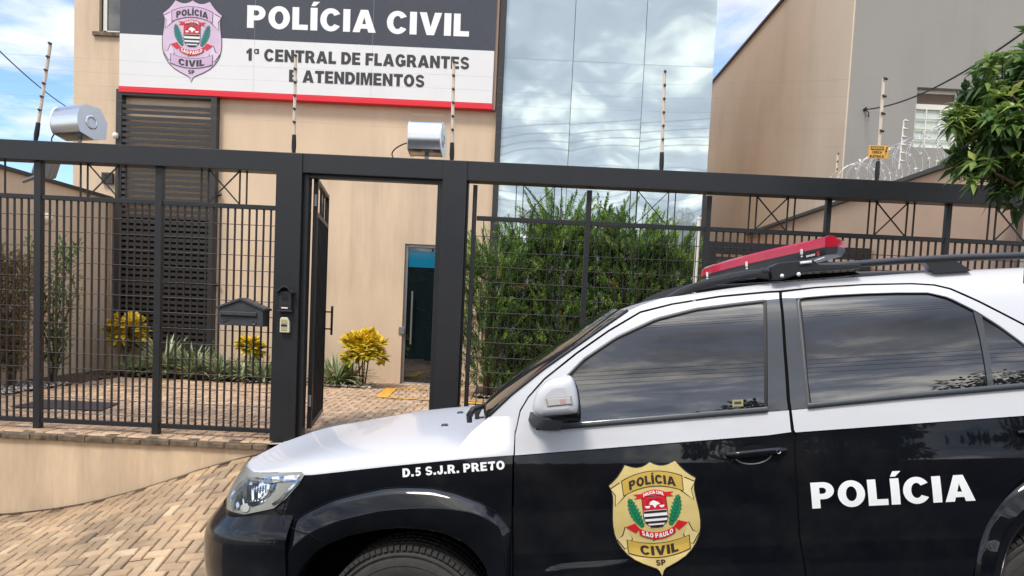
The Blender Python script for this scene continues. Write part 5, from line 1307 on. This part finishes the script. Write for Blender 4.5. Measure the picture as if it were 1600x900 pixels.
m.fill([(1222, 466), (1222, 457), (1275, 450.5), (1350, 446), (1425, 444.5), (1459, 446.5), (1484, 452.5), (1529, 472.5), (1599, 508.5), (1638, 542), (1657, 576), (1660, 602), (1642.3, 603.5)] + WIN_R[13:3:-1] + [(1246, 465.5), (1244, 466)], 0, 1, .05)
rdoor, rdoor2 = cpart('rear_door', m, [P_BLK, P_WHT])
m = SM(); m.fill([(1222, 466.5), (1243.5, 466.5), (1256, 590), (1261, 638), (1237, 640.5), (1234.5, 625), (1229, 550)], .001, 0, .06); o, o2 = cpart('pillar_tape', m, C_TAPE, rdoor); o2.parent = rdoor2
m = SM(); m.fill(WIN_R, -.004, 0, .05); o, o2 = cpart('window_trim', m, C_RUB, rdoor); o2.parent = rdoor2
m = SM(); m.fill([(1267, 629), (1262, 590), (1251.5, 474), (1253, 471.5), (1300, 467), (1350, 463.5), (1400, 462), (1450, 461.5), (1480, 469.5), (1519, 489), (1529, 530), (1541, 604), (1400, 615.5)], .0035, 0, .022); o, o2 = cpart('window', m, C_GLS, rdoor); o2.parent = rdoor2
m = SM(); m.fill([(1552, 602), (1543, 545), (1535, 500), (1560, 514), (1600, 543), (1622, 563), (1632, 583), (1634, 597)], .0035, 0, .045); o, o2 = cpart('quarter_glass', m, C_GLS, rdoor); o2.parent = rdoor2
m = SM(); m.fill([(1519.5, 486), (1533, 491.5), (1538, 520), (1546, 560), (1552, 609), (1543, 610), (1536, 560), (1529, 522)], .006, 0, .05); o, o2 = cpart('window_divider', m, C_TAPE, rdoor); o2.parent = rdoor2
m = SM(); e3 = resample(xz([(1262, 638), (1400, 624), (1551, 610.5), (1600, 606.5), (1641, 604)]), 30)
m.grid([[Vector((x, -(SS(x, z) + o_), z + dz)) for x, z in e3] for o_, dz in ((.0, -.004), (.010, .0), (.011, .014), (.004, .022))]); o, o2 = cpart('weather_strip', m, C_TAPE, rdoor); o2.parent = rdoor2
m = SM(); tr = resample(xz([(1262, 637), (1257, 590), (1244.5, 470), (1247, 465.5), (1300, 461), (1350, 458.5), (1400, 457), (1450, 457), (1482, 464.5), (1525, 486), (1560, 508), (1602, 539), (1630, 565)]), 60)
cxz = (sum(p[0] for p in tr) / 60, sum(p[1] for p in tr) / 60); sc_ = lambda p, f: (p[0] + (cxz[0] - p[0]) * f, p[1] + (cxz[1] - p[1]) * f)
m.grid([[Vector((q[0], -(SS(*q) + o_), q[1])) for q in [sc_(p, f) for p in tr]] for o_, f in ((.0, -.008), (.007, .0), (.007, .022), (.0, .03))]); o, o2 = cpart('window_moulding', m, mat('satin_moulding', (.10, .10, .10), .35), rdoor); o2.parent = rdoor2
lettering(rdoor, 'POLÍCIA', (1269, 794.5), (1524, 782), 40.5, C_WHD, .095)
handle(rdoor, rdoor2, [(1588, 676), (1615, 673), (1650, 669), (1680, 667)], (1632, 675, 29, 15))

# ---- rear quarter, tail (outside the photo)
qa = xz([(1657, 647)])[0]; so = sup(1)
m = SM(); m.fill([qa] + [(x, z) for x, z in ((3.2, 1.19), (3.55, 1.20), (3.58, .80), (3.50, .62))] + [p for p in so[::-1] if p[0] > xz([(1625, 727)])[0][0] and p[1] > .58] + xz([(1640, 702)]), 0, 0, .09, conv=False)
q1, q2 = cpart('quarter_panel', m, P_BLK)
m = SM(); m.fill(xz([(1657, 646), (1663, 602), (1663, 574), (1644, 537), (1668, 520), (1702, 470)]) + [(3.32, 1.60), (3.40, 1.45), (3.56, 1.21), (3.2, 1.20)], 0, 1, .09, conv=False); cpart('quarter_panel', m, [P_BLK, P_WHT])
m = SM(); m.fill([(2.86, 1.32), (2.95, 1.62), (3.18, 1.58), (3.36, 1.34)], .003, 0, .06, conv=False); o, o2 = cpart('side_window', m, C_GLS)
m = MB(); rows = []
for z in lsp(.40, 1.70, 22):
    rows.append([Vector((2.95 + (XT_(z) - 2.95) * abs(sin(ph)) ** .5, -Wz(z) * (1 if cos(ph) >= 0 else -1) * abs(cos(ph)) ** .5, z)) for ph in lsp(.55, pi - .55, 31)])
m.grid(rows[:13], 0); m.grid(rows[12:], 1); cpart('tailgate', m, [P_BLK, P_WHT], mirror=False, recalc=True)
m = MB(); m.grid([[p + Vector((.012, 0, 0)) for p in r_[7:24]] for r_ in rows[15:21]]); cpart('rear_window', m, C_GLS, mirror=False, recalc=True)
# ---- sill and running board
m = SM(); rows = [[Vector((x, -(SS(x, z) - d_), z)) for x in lsp(.47, 2.28, 24)] for z, d_ in ((.52, .002), (.45, .012), (.36, .02), (.30, .08))]; m.grid(rows); cpart('sill', m, P_BLK, recalc=True)
m = SM(); m.box(.50, 2.25, -1.00, -.84, .335, .385); cpart('running_board', m, C_PLA, smooth=False, recalc=True)

# ---- wheels
def wheel(x):
    e = bpy.data.objects.new('wheel', None); COL.objects.link(e); e.parent = car; e.location = (x, -.755, WR)
    R_ = Matrix.Rotation(pi / 2, 4, 'X')
    m = MB(); w = .125
    m.lathe([(.225, w - .01), (.26, w + .004), (.32, w + .008), (.352, w - .004), (.374, w - .026), (.380, w - .05), (.381, 0), (.380, -w + .05), (.374, -w + .026), (.352, -w + .004), (.32, -w), (.225, -w + .01)], 96, R_)
    for k in range(84):
        a = 2 * pi * k / 84
        for yy, ww in ((-w + .014, .034), (-.045, .024), (.0, .024), (.045, .024), (w - .014, .034)):
            aa = a + (yy * .25); M_ = Matrix.Rotation(aa, 4, 'Y') @ Matrix.Translation((0, yy, .3795)); m.box(-.0108, .0108, -ww / 2, ww / 2, -.012, .0045, 0, M_)
    for r0, r1 in ((.345, .350), (.300, .304)):
        m.lathe([(r0, w + .004), (r0, w + .0095), (r1, w + .0095), (r1, w + .002)], 96, R_)
    o = m.build('tyre', C_TYR, smooth=True, angle=.5); o.parent = e
    m = MB(); m.lathe([(.228, w - .012), (.222, w - .002), (.21, w - .02), (.20, .02)], 64, R_)
    for k in range(6):
        M_ = R_ @ Matrix.Rotation(2 * pi * k / 6, 4, 'Z')
        m.add([M_ @ Vector(p) for p in ((.05, -.028, w - .03), (.215, -.05, w - .016), (.215, .05, w - .016), (.05, .028, w - .03), (.05, -.028, w - .07), (.215, -.05, w - .06), (.215, .05, w - .06), (.05, .028, w - .07))], [(0, 1, 2, 3), (7, 6, 5, 4), (0, 4, 5, 1), (1, 5, 6, 2), (2, 6, 7, 3), (3, 7, 4, 0)])
    m.lathe([(0, w - .015), (.045, w - .018), (.062, w - .03), (.065, w - .07)], 32, R_)
    o = m.build('rim', C_RIM, smooth=True, angle=.5); o.parent = e
    m = MB(); m.lathe([(.0, .0), (.205, .0), (.205, -.02)], 32, R_); o = m.build('brake_disc', C_PLA, smooth=True, angle=.5); o.parent = e
    return e
wf_ = wheel(0)
def wcopy(x, y, flip):
    c = copy_tree(wf_, car); c.location = (x, y, WR); c.rotation_euler = (0, 0, pi if flip else 0)
wcopy(RX, -.755, False); wcopy(0, .755, True); wcopy(RX, .755, True)

# ---- mirror
MO = [(877, 590), (892, 591), (899, 603), (902.5, 618), (904, 634), (902, 645), (896, 648), (882, 649.5), (860, 651), (842, 652.5), (834, 648), (831, 640), (833, 627), (839, 612), (850, 600), (863, 592.5)]
yo = -1.10; base_ = [LP(x, y, yo) for x, y in MO]; base_ = [Vector(p) for p in base_]
lp2 = [(p.x, p.z) for p in base_]; lp2 = smooth_curve(lp2 + lp2[:1], 49)[:-1]
cxm = sum(p[0] for p in lp2) / 48; czm = sum(p[1] for p in lp2) / 48
ringf = lambda f, y, dx=0: [Vector((cxm + dx + (x - cxm) * f, y, czm + (z - czm) * f)) for x, z in lp2]
m = MB(); rows = [ringf(.55, yo - .012), ringf(.80, yo - .008), ringf(.94, yo + .006), ringf(1.0, yo + .032), ringf(1.0, yo + .09), ringf(.97, yo + .15), ringf(.88, yo + .19)]
m.grid(rows, close=True); m.add(rows[0], [list(range(48))]); m.add(rows[-1], [list(range(48))])
mir, mir2 = cpart('side_mirror', m, P_WHT, recalc=True)
def mpoly(pts, y, mt, name, th=.004):
    m = MB(); P = [LP(px, py, y) for px, py in pts]; n = len(P)
    m.add(P + [p + Vector((0, .03, 0)) for p in P], [list(range(n)), list(range(n, 2 * n))[::-1]] + [(i, (i + 1) % n, (i + 1) % n + n, i + n) for i in range(n)])
    o, o2 = cpart(name, m, mt, mir, recalc=True, smooth=False, bevel=.002); o2.parent = mir2
mpoly([(852, 622.5), (893, 618.5), (895, 632), (855, 636)], yo - .0145, mat('lamp_bezel', (.35, .34, .33), .3), 'signal_bezel')
mpoly([(854.5, 624), (891, 620.5), (892.5, 631), (857, 634.5)], yo - .0165, C_AMB, 'signal_lamp')
mpoly([(874, 623.5), (884, 622.5), (885, 630.5), (876, 631.5)], yo - .0172, mat('pale_pink_bulb', (.62, .40, .38), .2, coat=1.0), 'signal_bulb')
m = MB(); A_ = [hit(*p) for p in ((829, 643), (826, 655), (832, 665), (850, 671), (876, 671), (874, 660), (850, 648))]
cA = sum(A_, Vector()) / len(A_); rows = [[Vector((p.x, p.y + .01, p.z)) for p in A_], [Vector((p.x, p.y - .03, p.z)) for p in A_], [Vector((cA.x + (p.x - cA.x) * .8 + .03, p.y - .10, czm - .085 + (p.z - cA.z) * .45)) for p in A_], [Vector((cxm + (p.x - cA.x) * .9 + .02, yo + .07, czm - .085 + (p.z - cA.z) * .25)) for p in A_]]
m.grid(rows, close=True); m.add(rows[-1], [list(range(7))]); o, o2 = cpart('mirror_arm', m, C_PLA, mir, recalc=True); o2.parent = mir2
m = MB(); m.grid([ringf(.93, yo + .03), [p + Vector((.012, 0, -.014)) for p in ringf(.93, yo + .05)], [p + Vector((.012, 0, -.014)) for p in ringf(.93, yo + .16)], ringf(.86, yo + .185)], close=True); o, o2 = cpart('mirror_underside', m, C_PLA, mir, recalc=True); o2.parent = mir2

# ---- roof rails
yr = -.64
def rail_pts(pts, y): return [LP(px, py, y) for px, py in pts]
m = MB()
fin = [(1033, 469), (1045, 461), (1062, 451), (1085, 442), (1110, 434.5), (1140, 427), (1170, 422), (1196, 420), (1202, 428), (1203, 436), (1180, 433), (1150, 437), (1120, 445), (1090, 454), (1060, 463)]
P = rail_pts(fin, yr - .012); n = len(P)
Q = [p + Vector((0, .05, 0)) for p in P]
m.add(P + Q, [list(range(n)), list(range(n, 2 * n))[::-1]] + [(i, (i + 1) % n, (i + 1) % n + n, i + n) for i in range(n)])
cpart('roof_rail_foot', m, C_RAIL, recalc=True, smooth=True, bevel=.006, angle=.6)
m = MB(); rl = rail_pts([(1190, 424), (1250, 418), (1312, 414.5), (1400, 408), (1500, 402.5), (1600, 399.5), (1700, 398), (1800, 399)], yr)
m.tube(rl, [.016] * 8, 10); cpart('roof_rail', m, C_RAIL, recalc=True)
m = MB(); P = rail_pts([(1444, 409), (1492, 406), (1518, 423), (1462, 427)], yr - .01); Q = [p + Vector((0, .05, 0)) for p in P]; m.add(P + Q, [(0, 1, 2, 3), (7, 6, 5, 4)] + [(i, (i + 1) % 4, (i + 1) % 4 + 4, i + 4) for i in range(4)]); cpart('roof_rail_foot', m, C_RAIL, recalc=True, smooth=False)
m = MB(); P = rail_pts([(1120, 445), (1203, 432), (1335, 424), (1346, 429), (1300, 433.5), (1200, 441)], yr + .05); Q = [p + Vector((0, .02, 0)) for p in P]; n = len(P); m.add(P + Q, [list(range(n)), list(range(n, 2 * n))[::-1]] + [(i, (i + 1) % n, (i + 1) % n + n, i + n) for i in range(n)]); cpart('rail_base', m, mat('gloss_black_plastic', (.008, .008, .009), .12), recalc=True, smooth=False)

# ---- lightbar: swept-back crescent on a black bracket
ye = .62; E = LP(1289, 386, -ye); Cc = LP(1094, 433, 0.0)
sweep, zl_ = E.x - Cc.x, (E.z - Cc.z)
lb = bpy.data.objects.new('lightbar', None); COL.objects.link(lb); lb.parent = car; lb.location = (Cc.x, 0, Cc.z)
def lrow(s, prof):
    a = abs(s); dep = (.27 - .13 * a ** 2) * (1 if a < .9 else 1 - .62 * (a - .9) / .1); x = sweep * a ** 1.35; z = zl_ * a; hz = 1 - .10 * a ** 4
    return [Vector((x + (dep * u if v else 0) + (u * dep if not v else 0), ye * s, z + w * hz * (.86 if w > 0 else 1))) for u, v, w in prof]
LENS = [(0, 0, .0), (.03, 0, .042), (.10, 0, .056), (.45, 0, .066), (.85, 0, .056), (.97, 0, .038), (1, 0, 0)]
BASE = [(0, 0, -.001), (.0, 0, -.016), (.10, 0, -.038), (.9, 0, -.038), (1, 0, -.016), (1, 0, -.001)]
M_LRED = mat('red_lightbar_lens', (.46, .010, .032), .22, coat=.6, var=(14, .15))
m = MB(); ss = lsp(-1, 1, 41); rows = [lrow(s, LENS) for s in ss]; m.grid(rows); m.add(rows[0], [list(range(7))]); m.add(rows[-1], [list(range(7))]); o = m.build('red_lens', M_LRED, smooth=True, angle=.6); o.parent = lb
m = MB(); rows = [lrow(s, BASE) for s in ss]; m.grid(rows, close=True); m.add(rows[0], [list(range(6))]); m.add(rows[-1], [list(range(6))]); o = m.build('base', C_PLA, smooth=True, angle=.5); o.parent = lb
for s in (-.87, -.5, -.12, .5, .87):
    p = lrow(s, LENS)[0]; m = MB(); m.box(p.x - .006, p.x + .003, p.y - .008, p.y + .006, p.z - .012, p.z + .012); m.box(p.x - .005, p.x + .003, p.y - .006, p.y + .004, p.z - .024, p.z - .017)
    o = m.build('clip', M_PVC, bevel=.001); o.parent = lb
m = MB()
P = rail_pts([(1203, 417), (1216, 411), (1268, 405), (1280, 413), (1345, 413), (1346, 419), (1262, 424), (1222, 437), (1208, 437)], yr - .03); Q = [p + Vector((0, .09, 0)) for p in P]; n = len(P)
m.add(P + Q, [list(range(n)), list(range(n, 2 * n))[::-1]] + [(i, (i + 1) % n, (i + 1) % n + n, i + n) for i in range(n)])
br, _ = cpart('lightbar_bracket', m, C_PLA, recalc=True, smooth=False, bevel=.003)
for q in ((1222, 431), (1248, 428.5)):
    c = LP(q[0], q[1], yr - .032); m = MB(); m.lathe([(0, .006), (.007, .005), (.009, 0)], 10, Matrix.Translation(c) @ Matrix.Rotation(pi / 2, 4, 'X')); cpart('bolt', m, C_CHR, br, mirror=False, recalc=True)
m = MB(); c0, c1 = LP(1250, 411, yr - .035), LP(1268, 409, yr - .035); m.bar(c0, c1, .012, .006); c0, c1 = LP(1272, 408, yr - .035), LP(1288, 402, yr - .035); m.bar(c0, c1, .004, .004); cpart('clamp', m, C_CHR, br, mirror=False, recalc=True)
# small maker's marking on the near end of the bar (too small to read in the photo: a pale stroke row and a red S)
m = MB(); a_, b_ = lrow(-.90, BASE), lrow(-.985, BASE); A0, B0 = (a_[1] + a_[2]) / 2, (b_[1] + b_[2]) / 2; A0.x -= .012; B0.x -= .012; d_ = (B0 - A0); L_ = d_.length; d_.normalize()
for k, (u0, u1) in enumerate(((0, .10), (.13, .20), (.23, .31), (.34, .40), (.43, .52), (.55, .62))):
    p0, p1 = A0 + d_ * (u0 * L_), A0 + d_ * (u1 * L_); m.add([p0 + Vector((0, 0, -.004)), p1 + Vector((0, 0, -.004)), p1 + Vector((0, 0, .005)), p0 + Vector((0, 0, .005))], [(0, 1, 2, 3)])
add_text(m, 'S', lambda u, v, k: A0 + d_ * (L_ * .72 + u) + Vector((0, 0, v - .009)), 1, width=.018, height=.02)
o = m.build('maker_mark', [M_PVC, M_RED], recalc=False); o.parent = lb
# ------------------------------------------------------------------ plants
def leafm(name, stops, rough=.5, trans=.28): return mat(name, (.05, .1, .02), rough, spec=.35, attr=stops, trans=trans)
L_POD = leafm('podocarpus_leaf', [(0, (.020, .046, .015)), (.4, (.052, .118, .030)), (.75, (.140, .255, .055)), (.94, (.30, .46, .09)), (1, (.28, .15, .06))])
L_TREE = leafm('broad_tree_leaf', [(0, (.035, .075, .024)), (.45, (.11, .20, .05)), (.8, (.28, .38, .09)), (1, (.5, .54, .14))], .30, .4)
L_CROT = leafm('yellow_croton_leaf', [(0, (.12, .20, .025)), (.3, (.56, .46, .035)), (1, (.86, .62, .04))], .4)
L_GRASS = leafm('variegated_strap_leaf', [(0, (.08, .15, .04)), (.45, (.18, .26, .10)), (.75, (.46, .50, .30)), (1, (.68, .66, .46))], .45)
L_DRY = leafm('brown_dry_leaf', [(0, (.20, .14, .08)), (.6, (.36, .26, .15)), (1, (.22, .26, .10))], .7)
L_OLIVE = leafm('olive_leaf', [(0, (.08, .13, .045)), (.7, (.19, .28, .10)), (1, (.30, .38, .15))], .5)
L_FAR = leafm('street_tree_leaf', [(0, (.010, .022, .008)), (1, (.05, .09, .025))], .6, .15)

def leaf(mb, p, d, L, wd, rnd, droop=0.0, r=random, mi=0):
    """one folded leaf from p along d"""
    d = d.normalized(); up = Vector((r.uniform(-.4, .4), r.uniform(-.4, .4), 1)); s = d.cross(up)
    if s.length < 1e-4: s = Vector((1, 0, 0))
    s.normalize(); n = s.cross(d)
    m = p + d * (L * .45) + n * (L * .06); t = p + d * L - Vector((0, 0, droop * L))
    mb.add([p, m + s * (wd / 2) - n * (wd * .12), t, m - s * (wd / 2) - n * (wd * .12), m + n * (wd * .1)], [(0, 1, 4), (1, 2, 4), (0, 4, 3), (4, 2, 3)], mi, min(.995, max(.005, rnd)))

def podocarpus(px, Y, h, label, seed, nspr, spread):
    r = random.Random(seed); x = atY(px, 560, Y).x
    e = empty('podocarpus_shrub', (x, Y, ZC), label, 'shrub', 'podocarpus shrubs in front of the glass')
    st = MB(); lf = MB()
    for k in range(5):
        a = r.uniform(0, 2 * pi); st.tube([(.04 * cos(a), .04 * sin(a), 0), (.12 * cos(a), .12 * sin(a), h * .4), (.2 * spread * cos(a), .2 * spread * sin(a), h * .75)], [.02, .014, .006], 6)
    for k in range(nspr):
        f = (r.random() ** .85) if k % 11 else r.uniform(.9, 1.12); z0 = .10 + f * h * .82; rad = spread * (1.04 - .22 * f ** 2) * (r.random() ** .5); a = r.uniform(0, 2 * pi)
        b = Vector((rad * cos(a), rad * .8 * sin(a), z0)); out = Vector((cos(a) * r.uniform(.1, .9), sin(a) * r.uniform(.1, .9), 1.0 if r.random() < .6 else .25)).normalized()
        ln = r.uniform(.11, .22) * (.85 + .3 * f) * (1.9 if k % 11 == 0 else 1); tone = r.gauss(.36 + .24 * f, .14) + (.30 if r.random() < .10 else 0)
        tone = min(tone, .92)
        if r.random() < .010: tone = 1.2
        tip = b + out * ln; st.tube([b, tip], [.003, .0012], 4, cap=False)
        nl = int(ln / .008)
        for i in range(nl):
            t = i / nl; p_ = b.lerp(tip, t); aa = i * 2.4 + r.random(); side = out.cross(Vector((cos(aa), sin(aa), .2))).normalized()
            d = side * (1.0 - .35 * t) + out * (.35 + .8 * t)
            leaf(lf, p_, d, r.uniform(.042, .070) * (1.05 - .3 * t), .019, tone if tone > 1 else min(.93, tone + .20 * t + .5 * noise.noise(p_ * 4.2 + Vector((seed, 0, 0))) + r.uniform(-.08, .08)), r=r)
    o = st.build('stem', M_BARK); o.parent = e
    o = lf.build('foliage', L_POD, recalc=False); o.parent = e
PODS = [(765, 10.35, 2.15, 'podocarpus shrub nearest the right gate post, front row', 140, .46), (815, 10.75, 2.45, 'podocarpus shrub with two tall shoots second from the right gate post', 160, .44),
        (868, 10.5, 2.75, 'tallest podocarpus shrub, reaching the beam left of a gate upright', 180, .46), (925, 10.75, 2.65, 'podocarpus shrub directly behind the first gate upright', 180, .46),
        (980, 10.45, 2.6, 'podocarpus shrub right of the first gate upright', 180, .46), (1034, 10.6, 2.35, 'short podocarpus shrub at the right end of the row, by the white pipe', 160, .46)]
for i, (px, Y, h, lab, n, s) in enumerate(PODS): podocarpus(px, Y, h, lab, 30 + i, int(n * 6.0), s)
# pale shoot trunk beside the door
def strap_plant(px, py, Y, n, L, label, seed):
    r = random.Random(seed); p0 = atY(px, py, Y); p0.z = ZC
    mb = MB()
    for k in range(n):
        a = r.uniform(0, 2 * pi); l = L * r.uniform(.6, 1.15); w = r.uniform(.028, .046); out = Vector((cos(a), sin(a), 0)); side = Vector((-sin(a), cos(a), 0)); lean = r.uniform(.45, 1.35); tone = r.gauss(.5, .25)
        b = out * r.uniform(0, .08); rowp = []
        for i in range(6):
            t = i / 5; p_ = b + out * (l * lean * (t ** 1.3) * .75) + Vector((0, 0, l * (t * (1.15 - .35 * lean) - .45 * lean * t * t))); ww = w * (1 - t ** 2.5) * (.7 + .6 * min(1, t * 3)) 
            rowp.append([p_ - side * ww / 2, p_ + Vector((0, 0, -.003)), p_ + side * ww / 2])
        k0 = len(mb.f); mb.grid(rowp)
        for j in range(k0, len(mb.f)): mb.r[j] = min(.99, max(.01, tone + (.25 if (j - k0) % 2 else -.1)))
    o = mb.build('strap_leaf_plant', L_GRASS, recalc=False, loc=None); o.location = p0
    return tag(o, label, 'plant', 'striped strap leaf plants along the wall')
for i, (px, py, Y, n, L, lab) in enumerate(((212, 588, 11.05, 110, .50, 'low striped strap leaf plant in front of the left yellow croton'), (258, 592, 11.1, 170, .80, 'tall striped strap leaf plant right of a fence upright, left of the mailbox'),
        (300, 592, 11.0, 160, .70, 'striped strap leaf plant in the middle of the row under the louvres'), (340, 594, 10.95, 140, .62, 'striped strap leaf plant under the left edge of the mailbox'),
        (378, 596, 11.0, 110, .48, 'short striped strap leaf plant under the mailbox by a small croton'), (410, 597, 10.95, 130, .58, 'striped strap leaf plant just left of the left gate post'),
        (524, 601, 10.95, 170, .62, 'striped strap leaf plant right of the open gate leaf'), (548, 601, 11.1, 100, .50, 'narrow striped strap leaf plant beside the right yellow croton'))):
    strap_plant(px, py, Y, n, L, lab, 60 + i)
def croton(px, Y, h, rad, n, label, seed, stem=True):
    r = random.Random(seed); x = atY(px, 560, Y).x
    e = empty('croton_bush', (x, Y, ZC), label, 'bush', 'yellow croton bushes'); st = MB(); lf = MB()
    for k in range(4):
        a = k * pi / 2 + .4; st.tube([(.03 * cos(a), .02 * sin(a), 0), (.07 * cos(a), .07 * sin(a), h * .45), (rad * .5 * cos(a), rad * .5 * sin(a), h * .75)], [.012, .010, .006], 6)
    for k in range(n):
        th = r.uniform(0, 2 * pi); ph = math.acos(r.uniform(-.55, 1)); dv = Vector((sin(ph) * cos(th), sin(ph) * sin(th), cos(ph))); c = Vector((0, 0, h - rad)) + dv * (rad * r.uniform(.35, .95))
        for q in range(5):
            d = dv * .8 + Vector((r.uniform(-.7, .7), r.uniform(-.7, .7), r.uniform(-.2, .8)))
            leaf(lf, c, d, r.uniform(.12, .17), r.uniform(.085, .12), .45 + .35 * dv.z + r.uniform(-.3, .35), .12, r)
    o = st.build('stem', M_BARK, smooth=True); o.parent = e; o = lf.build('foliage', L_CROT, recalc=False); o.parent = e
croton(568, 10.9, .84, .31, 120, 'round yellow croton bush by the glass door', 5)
croton(200, 11.25, .90, .27, 100, 'yellow croton bush at the left edge of the louvred screen', 6)
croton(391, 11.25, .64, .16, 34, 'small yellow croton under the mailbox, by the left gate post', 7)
# plants along the left side wall
def sparse(px, Y, h, rad, n, label, m, seed, name, llen, lw):
    r = random.Random(seed); x = atY(px, 560, Y).x
    e = empty(name, (x, Y, ZC), label, 'shrub'); st = MB(); lf = MB()
    for k in range(7):
        a = r.uniform(0, 2 * pi); pts = [Vector((.03 * cos(a), .03 * sin(a), 0))]
        for i in range(1, 8): pts.append(Vector((cos(a) * rad * i / 7 * r.uniform(.4, 1) + r.uniform(-.04, .04), sin(a) * rad * i / 7 * r.uniform(.3, .9), h * i / 7 * r.uniform(.88, 1.0))))
        st.tube(pts, [.012 - .0013 * i for i in range(8)], 5)
        for i in range(n):
            t = r.uniform(.12, 1) * 7; j = min(6, int(t)); p_ = pts[j].lerp(pts[j + 1], t - j); d = Vector((r.uniform(-1, 1), r.uniform(-1, 1), r.uniform(-.2, 1)))
            q = p_ + d * r.uniform(.02, .14)
            for w in range(2): leaf(lf, q, d + Vector((r.uniform(-.6, .6), r.uniform(-.6, .6), r.uniform(-.3, .6))), llen * r.uniform(.7, 1.2), lw, r.random(), .1, r)
    o = st.build('stem', M_BARK); o.parent = e; o = lf.build('foliage', m, recalc=False); o.parent = e
sparse(18, 9.0, 1.75, .42, 400, 'brown half dry shrub at the far left behind the fence', L_DRY, 21, 'dry_shrub', .075, .022)
sparse(84, 9.5, 1.85, .40, 160, 'sparse green shrub with thin stems right of the brown shrub', L_OLIVE, 22, 'sparse_shrub', .09, .022)

# street tree at the right
tx, ty = 4.0, 5.05
tr = empty('street_tree', (tx, ty, zpave(tx, ty)), 'leafy green tree whose crown enters at the right edge of the photo', 'tree')
r = random.Random(77); tk = MB(); lf = MB(); z0 = zpave(tx, ty); org = Vector((tx, ty, z0))
tk.tube([(0, 0, -.1), (.02, 0, .6), (-.03, .02, 1.3), (0, 0, 1.8)], [.085, .07, .062, .055], 10)
def rosette(c, out, n, tone):
    for k in range(n):
        a = 2 * pi * k / n + r.uniform(-.3, .3); u = out.cross(Vector((.3, .2, 1))).normalized(); w = out.cross(u)
        d = u * cos(a) + w * sin(a) + out * r.uniform(.1, .8); leaf(lf, c, d, r.uniform(.080, .140), r.uniform(.034, .050), tone + r.uniform(-.15, .15), r.uniform(.05, .35), r)
BL = [((1566, 132), 5.0, 54), ((1612, 95), 5.1, 60), ((1590, 205), 4.8, 66), ((1532, 205), 5.0, 42), ((1492, 192), 5.05, 24), ((1555, 270), 4.9, 46), ((1612, 285), 5.0, 50), ((1650, 190), 5.0, 80), ((1700, 120), 5.2, 90), ((1720, 250), 5.0, 80), ((1515, 245), 5.1, 28), ((1540, 165), 5.2, 40), ((1650, 60), 5.4, 50), ((1590, 150), 5.5, 60), ((1590, 240), 5.5, 60), ((1780, 170), 5.3, 80)]
top0 = Vector((0, 0, 1.8))
for (px, py), Y, R_ in BL:
    c = atY(px, py, Y) - org; rad = R_ * Y / FPX
    m1 = top0.lerp(c, .5) + Vector((r.uniform(-.1, .1), r.uniform(-.1, .1), r.uniform(0, .15))); bp = smooth_curve([tuple(top0 + Vector((0, 0, r.uniform(-.4, 0)))), tuple(m1), tuple(c)], 9); tk.tube(bp, [.030 - .0028 * k for k in range(9)], 6)
    n = int(24 + 1000 * rad ** 2.3)
    for k in range(n):
        d = Vector((r.gauss(0, 1), r.gauss(0, 1), r.gauss(0, 1))).normalized(); q = c + Vector((d.x, d.y, d.z)) * rad * r.random() ** .42 * r.uniform(.65, 1.18)
        if noise.noise(q * 4.5) < -.10: continue
        if k % 3 == 0: tk.tube([c + (q - c) * .25, q], [.006, .003], 4, cap=False)
        o_ = (d + Vector((0, 0, .35))).normalized(); tone = r.gauss(.44 + .26 * d.z - .12 * d.y + .9 * noise.noise(q * 3.1 + Vector((3, 1, 2))) * .4, .12) + (.4 if r.random() < .05 else 0)  # tone raised on crown top and camera side, light painted into leaves
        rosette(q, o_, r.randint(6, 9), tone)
o = tk.build('trunk', M_BARK, smooth=True); o.parent = tr
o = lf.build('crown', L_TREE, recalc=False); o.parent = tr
# street trees across the road (reflections)
def far_tree(x, y, h, rad, seed):
    r = random.Random(seed); e = empty('street_tree', (x, y, zstreet(x)), 'bushy tree across the street, seen in the car paint and windows', 'tree', 'trees across the street')
    tk = MB(); tk.tube([(0, 0, -.2), (0, 0, h * .5), (.1, 0, h * .75)], [.14, .11, .05], 8); o = tk.build('trunk', M_BARK, smooth=True); o.parent = e
    lf = MB()
    cl = [Vector((r.gauss(0, rad * .5), r.gauss(0, rad * .5), h * .68 + r.gauss(0, rad * .35))) for _ in range(26)]
    for c in cl:
        for k in range(170):
            d = Vector((r.gauss(0, 1), r.gauss(0, 1), r.gauss(0, .8))).normalized(); leaf(lf, c + d * rad * .36 * r.random() ** .4, d + Vector((0, 0, -.2)), .17, .08, r.random(), .2, r)
    o = lf.build('crown', L_FAR, recalc=False); o.parent = e
for x, y, h, rd, s in ((-5.5, -7.4, 4.0, 1.5, 1), (2.6, -7.2, 5.9, .9, 2), (4.1, -7.4, 5.5, .7, 3), (6.6, -7.4, 6.9, 1.3, 4), (-11, -7.4, 5.2, 2.0, 5), (10.5, -7.6, 6.0, 1.7, 6)): far_tree(x, y, h, rd, s)
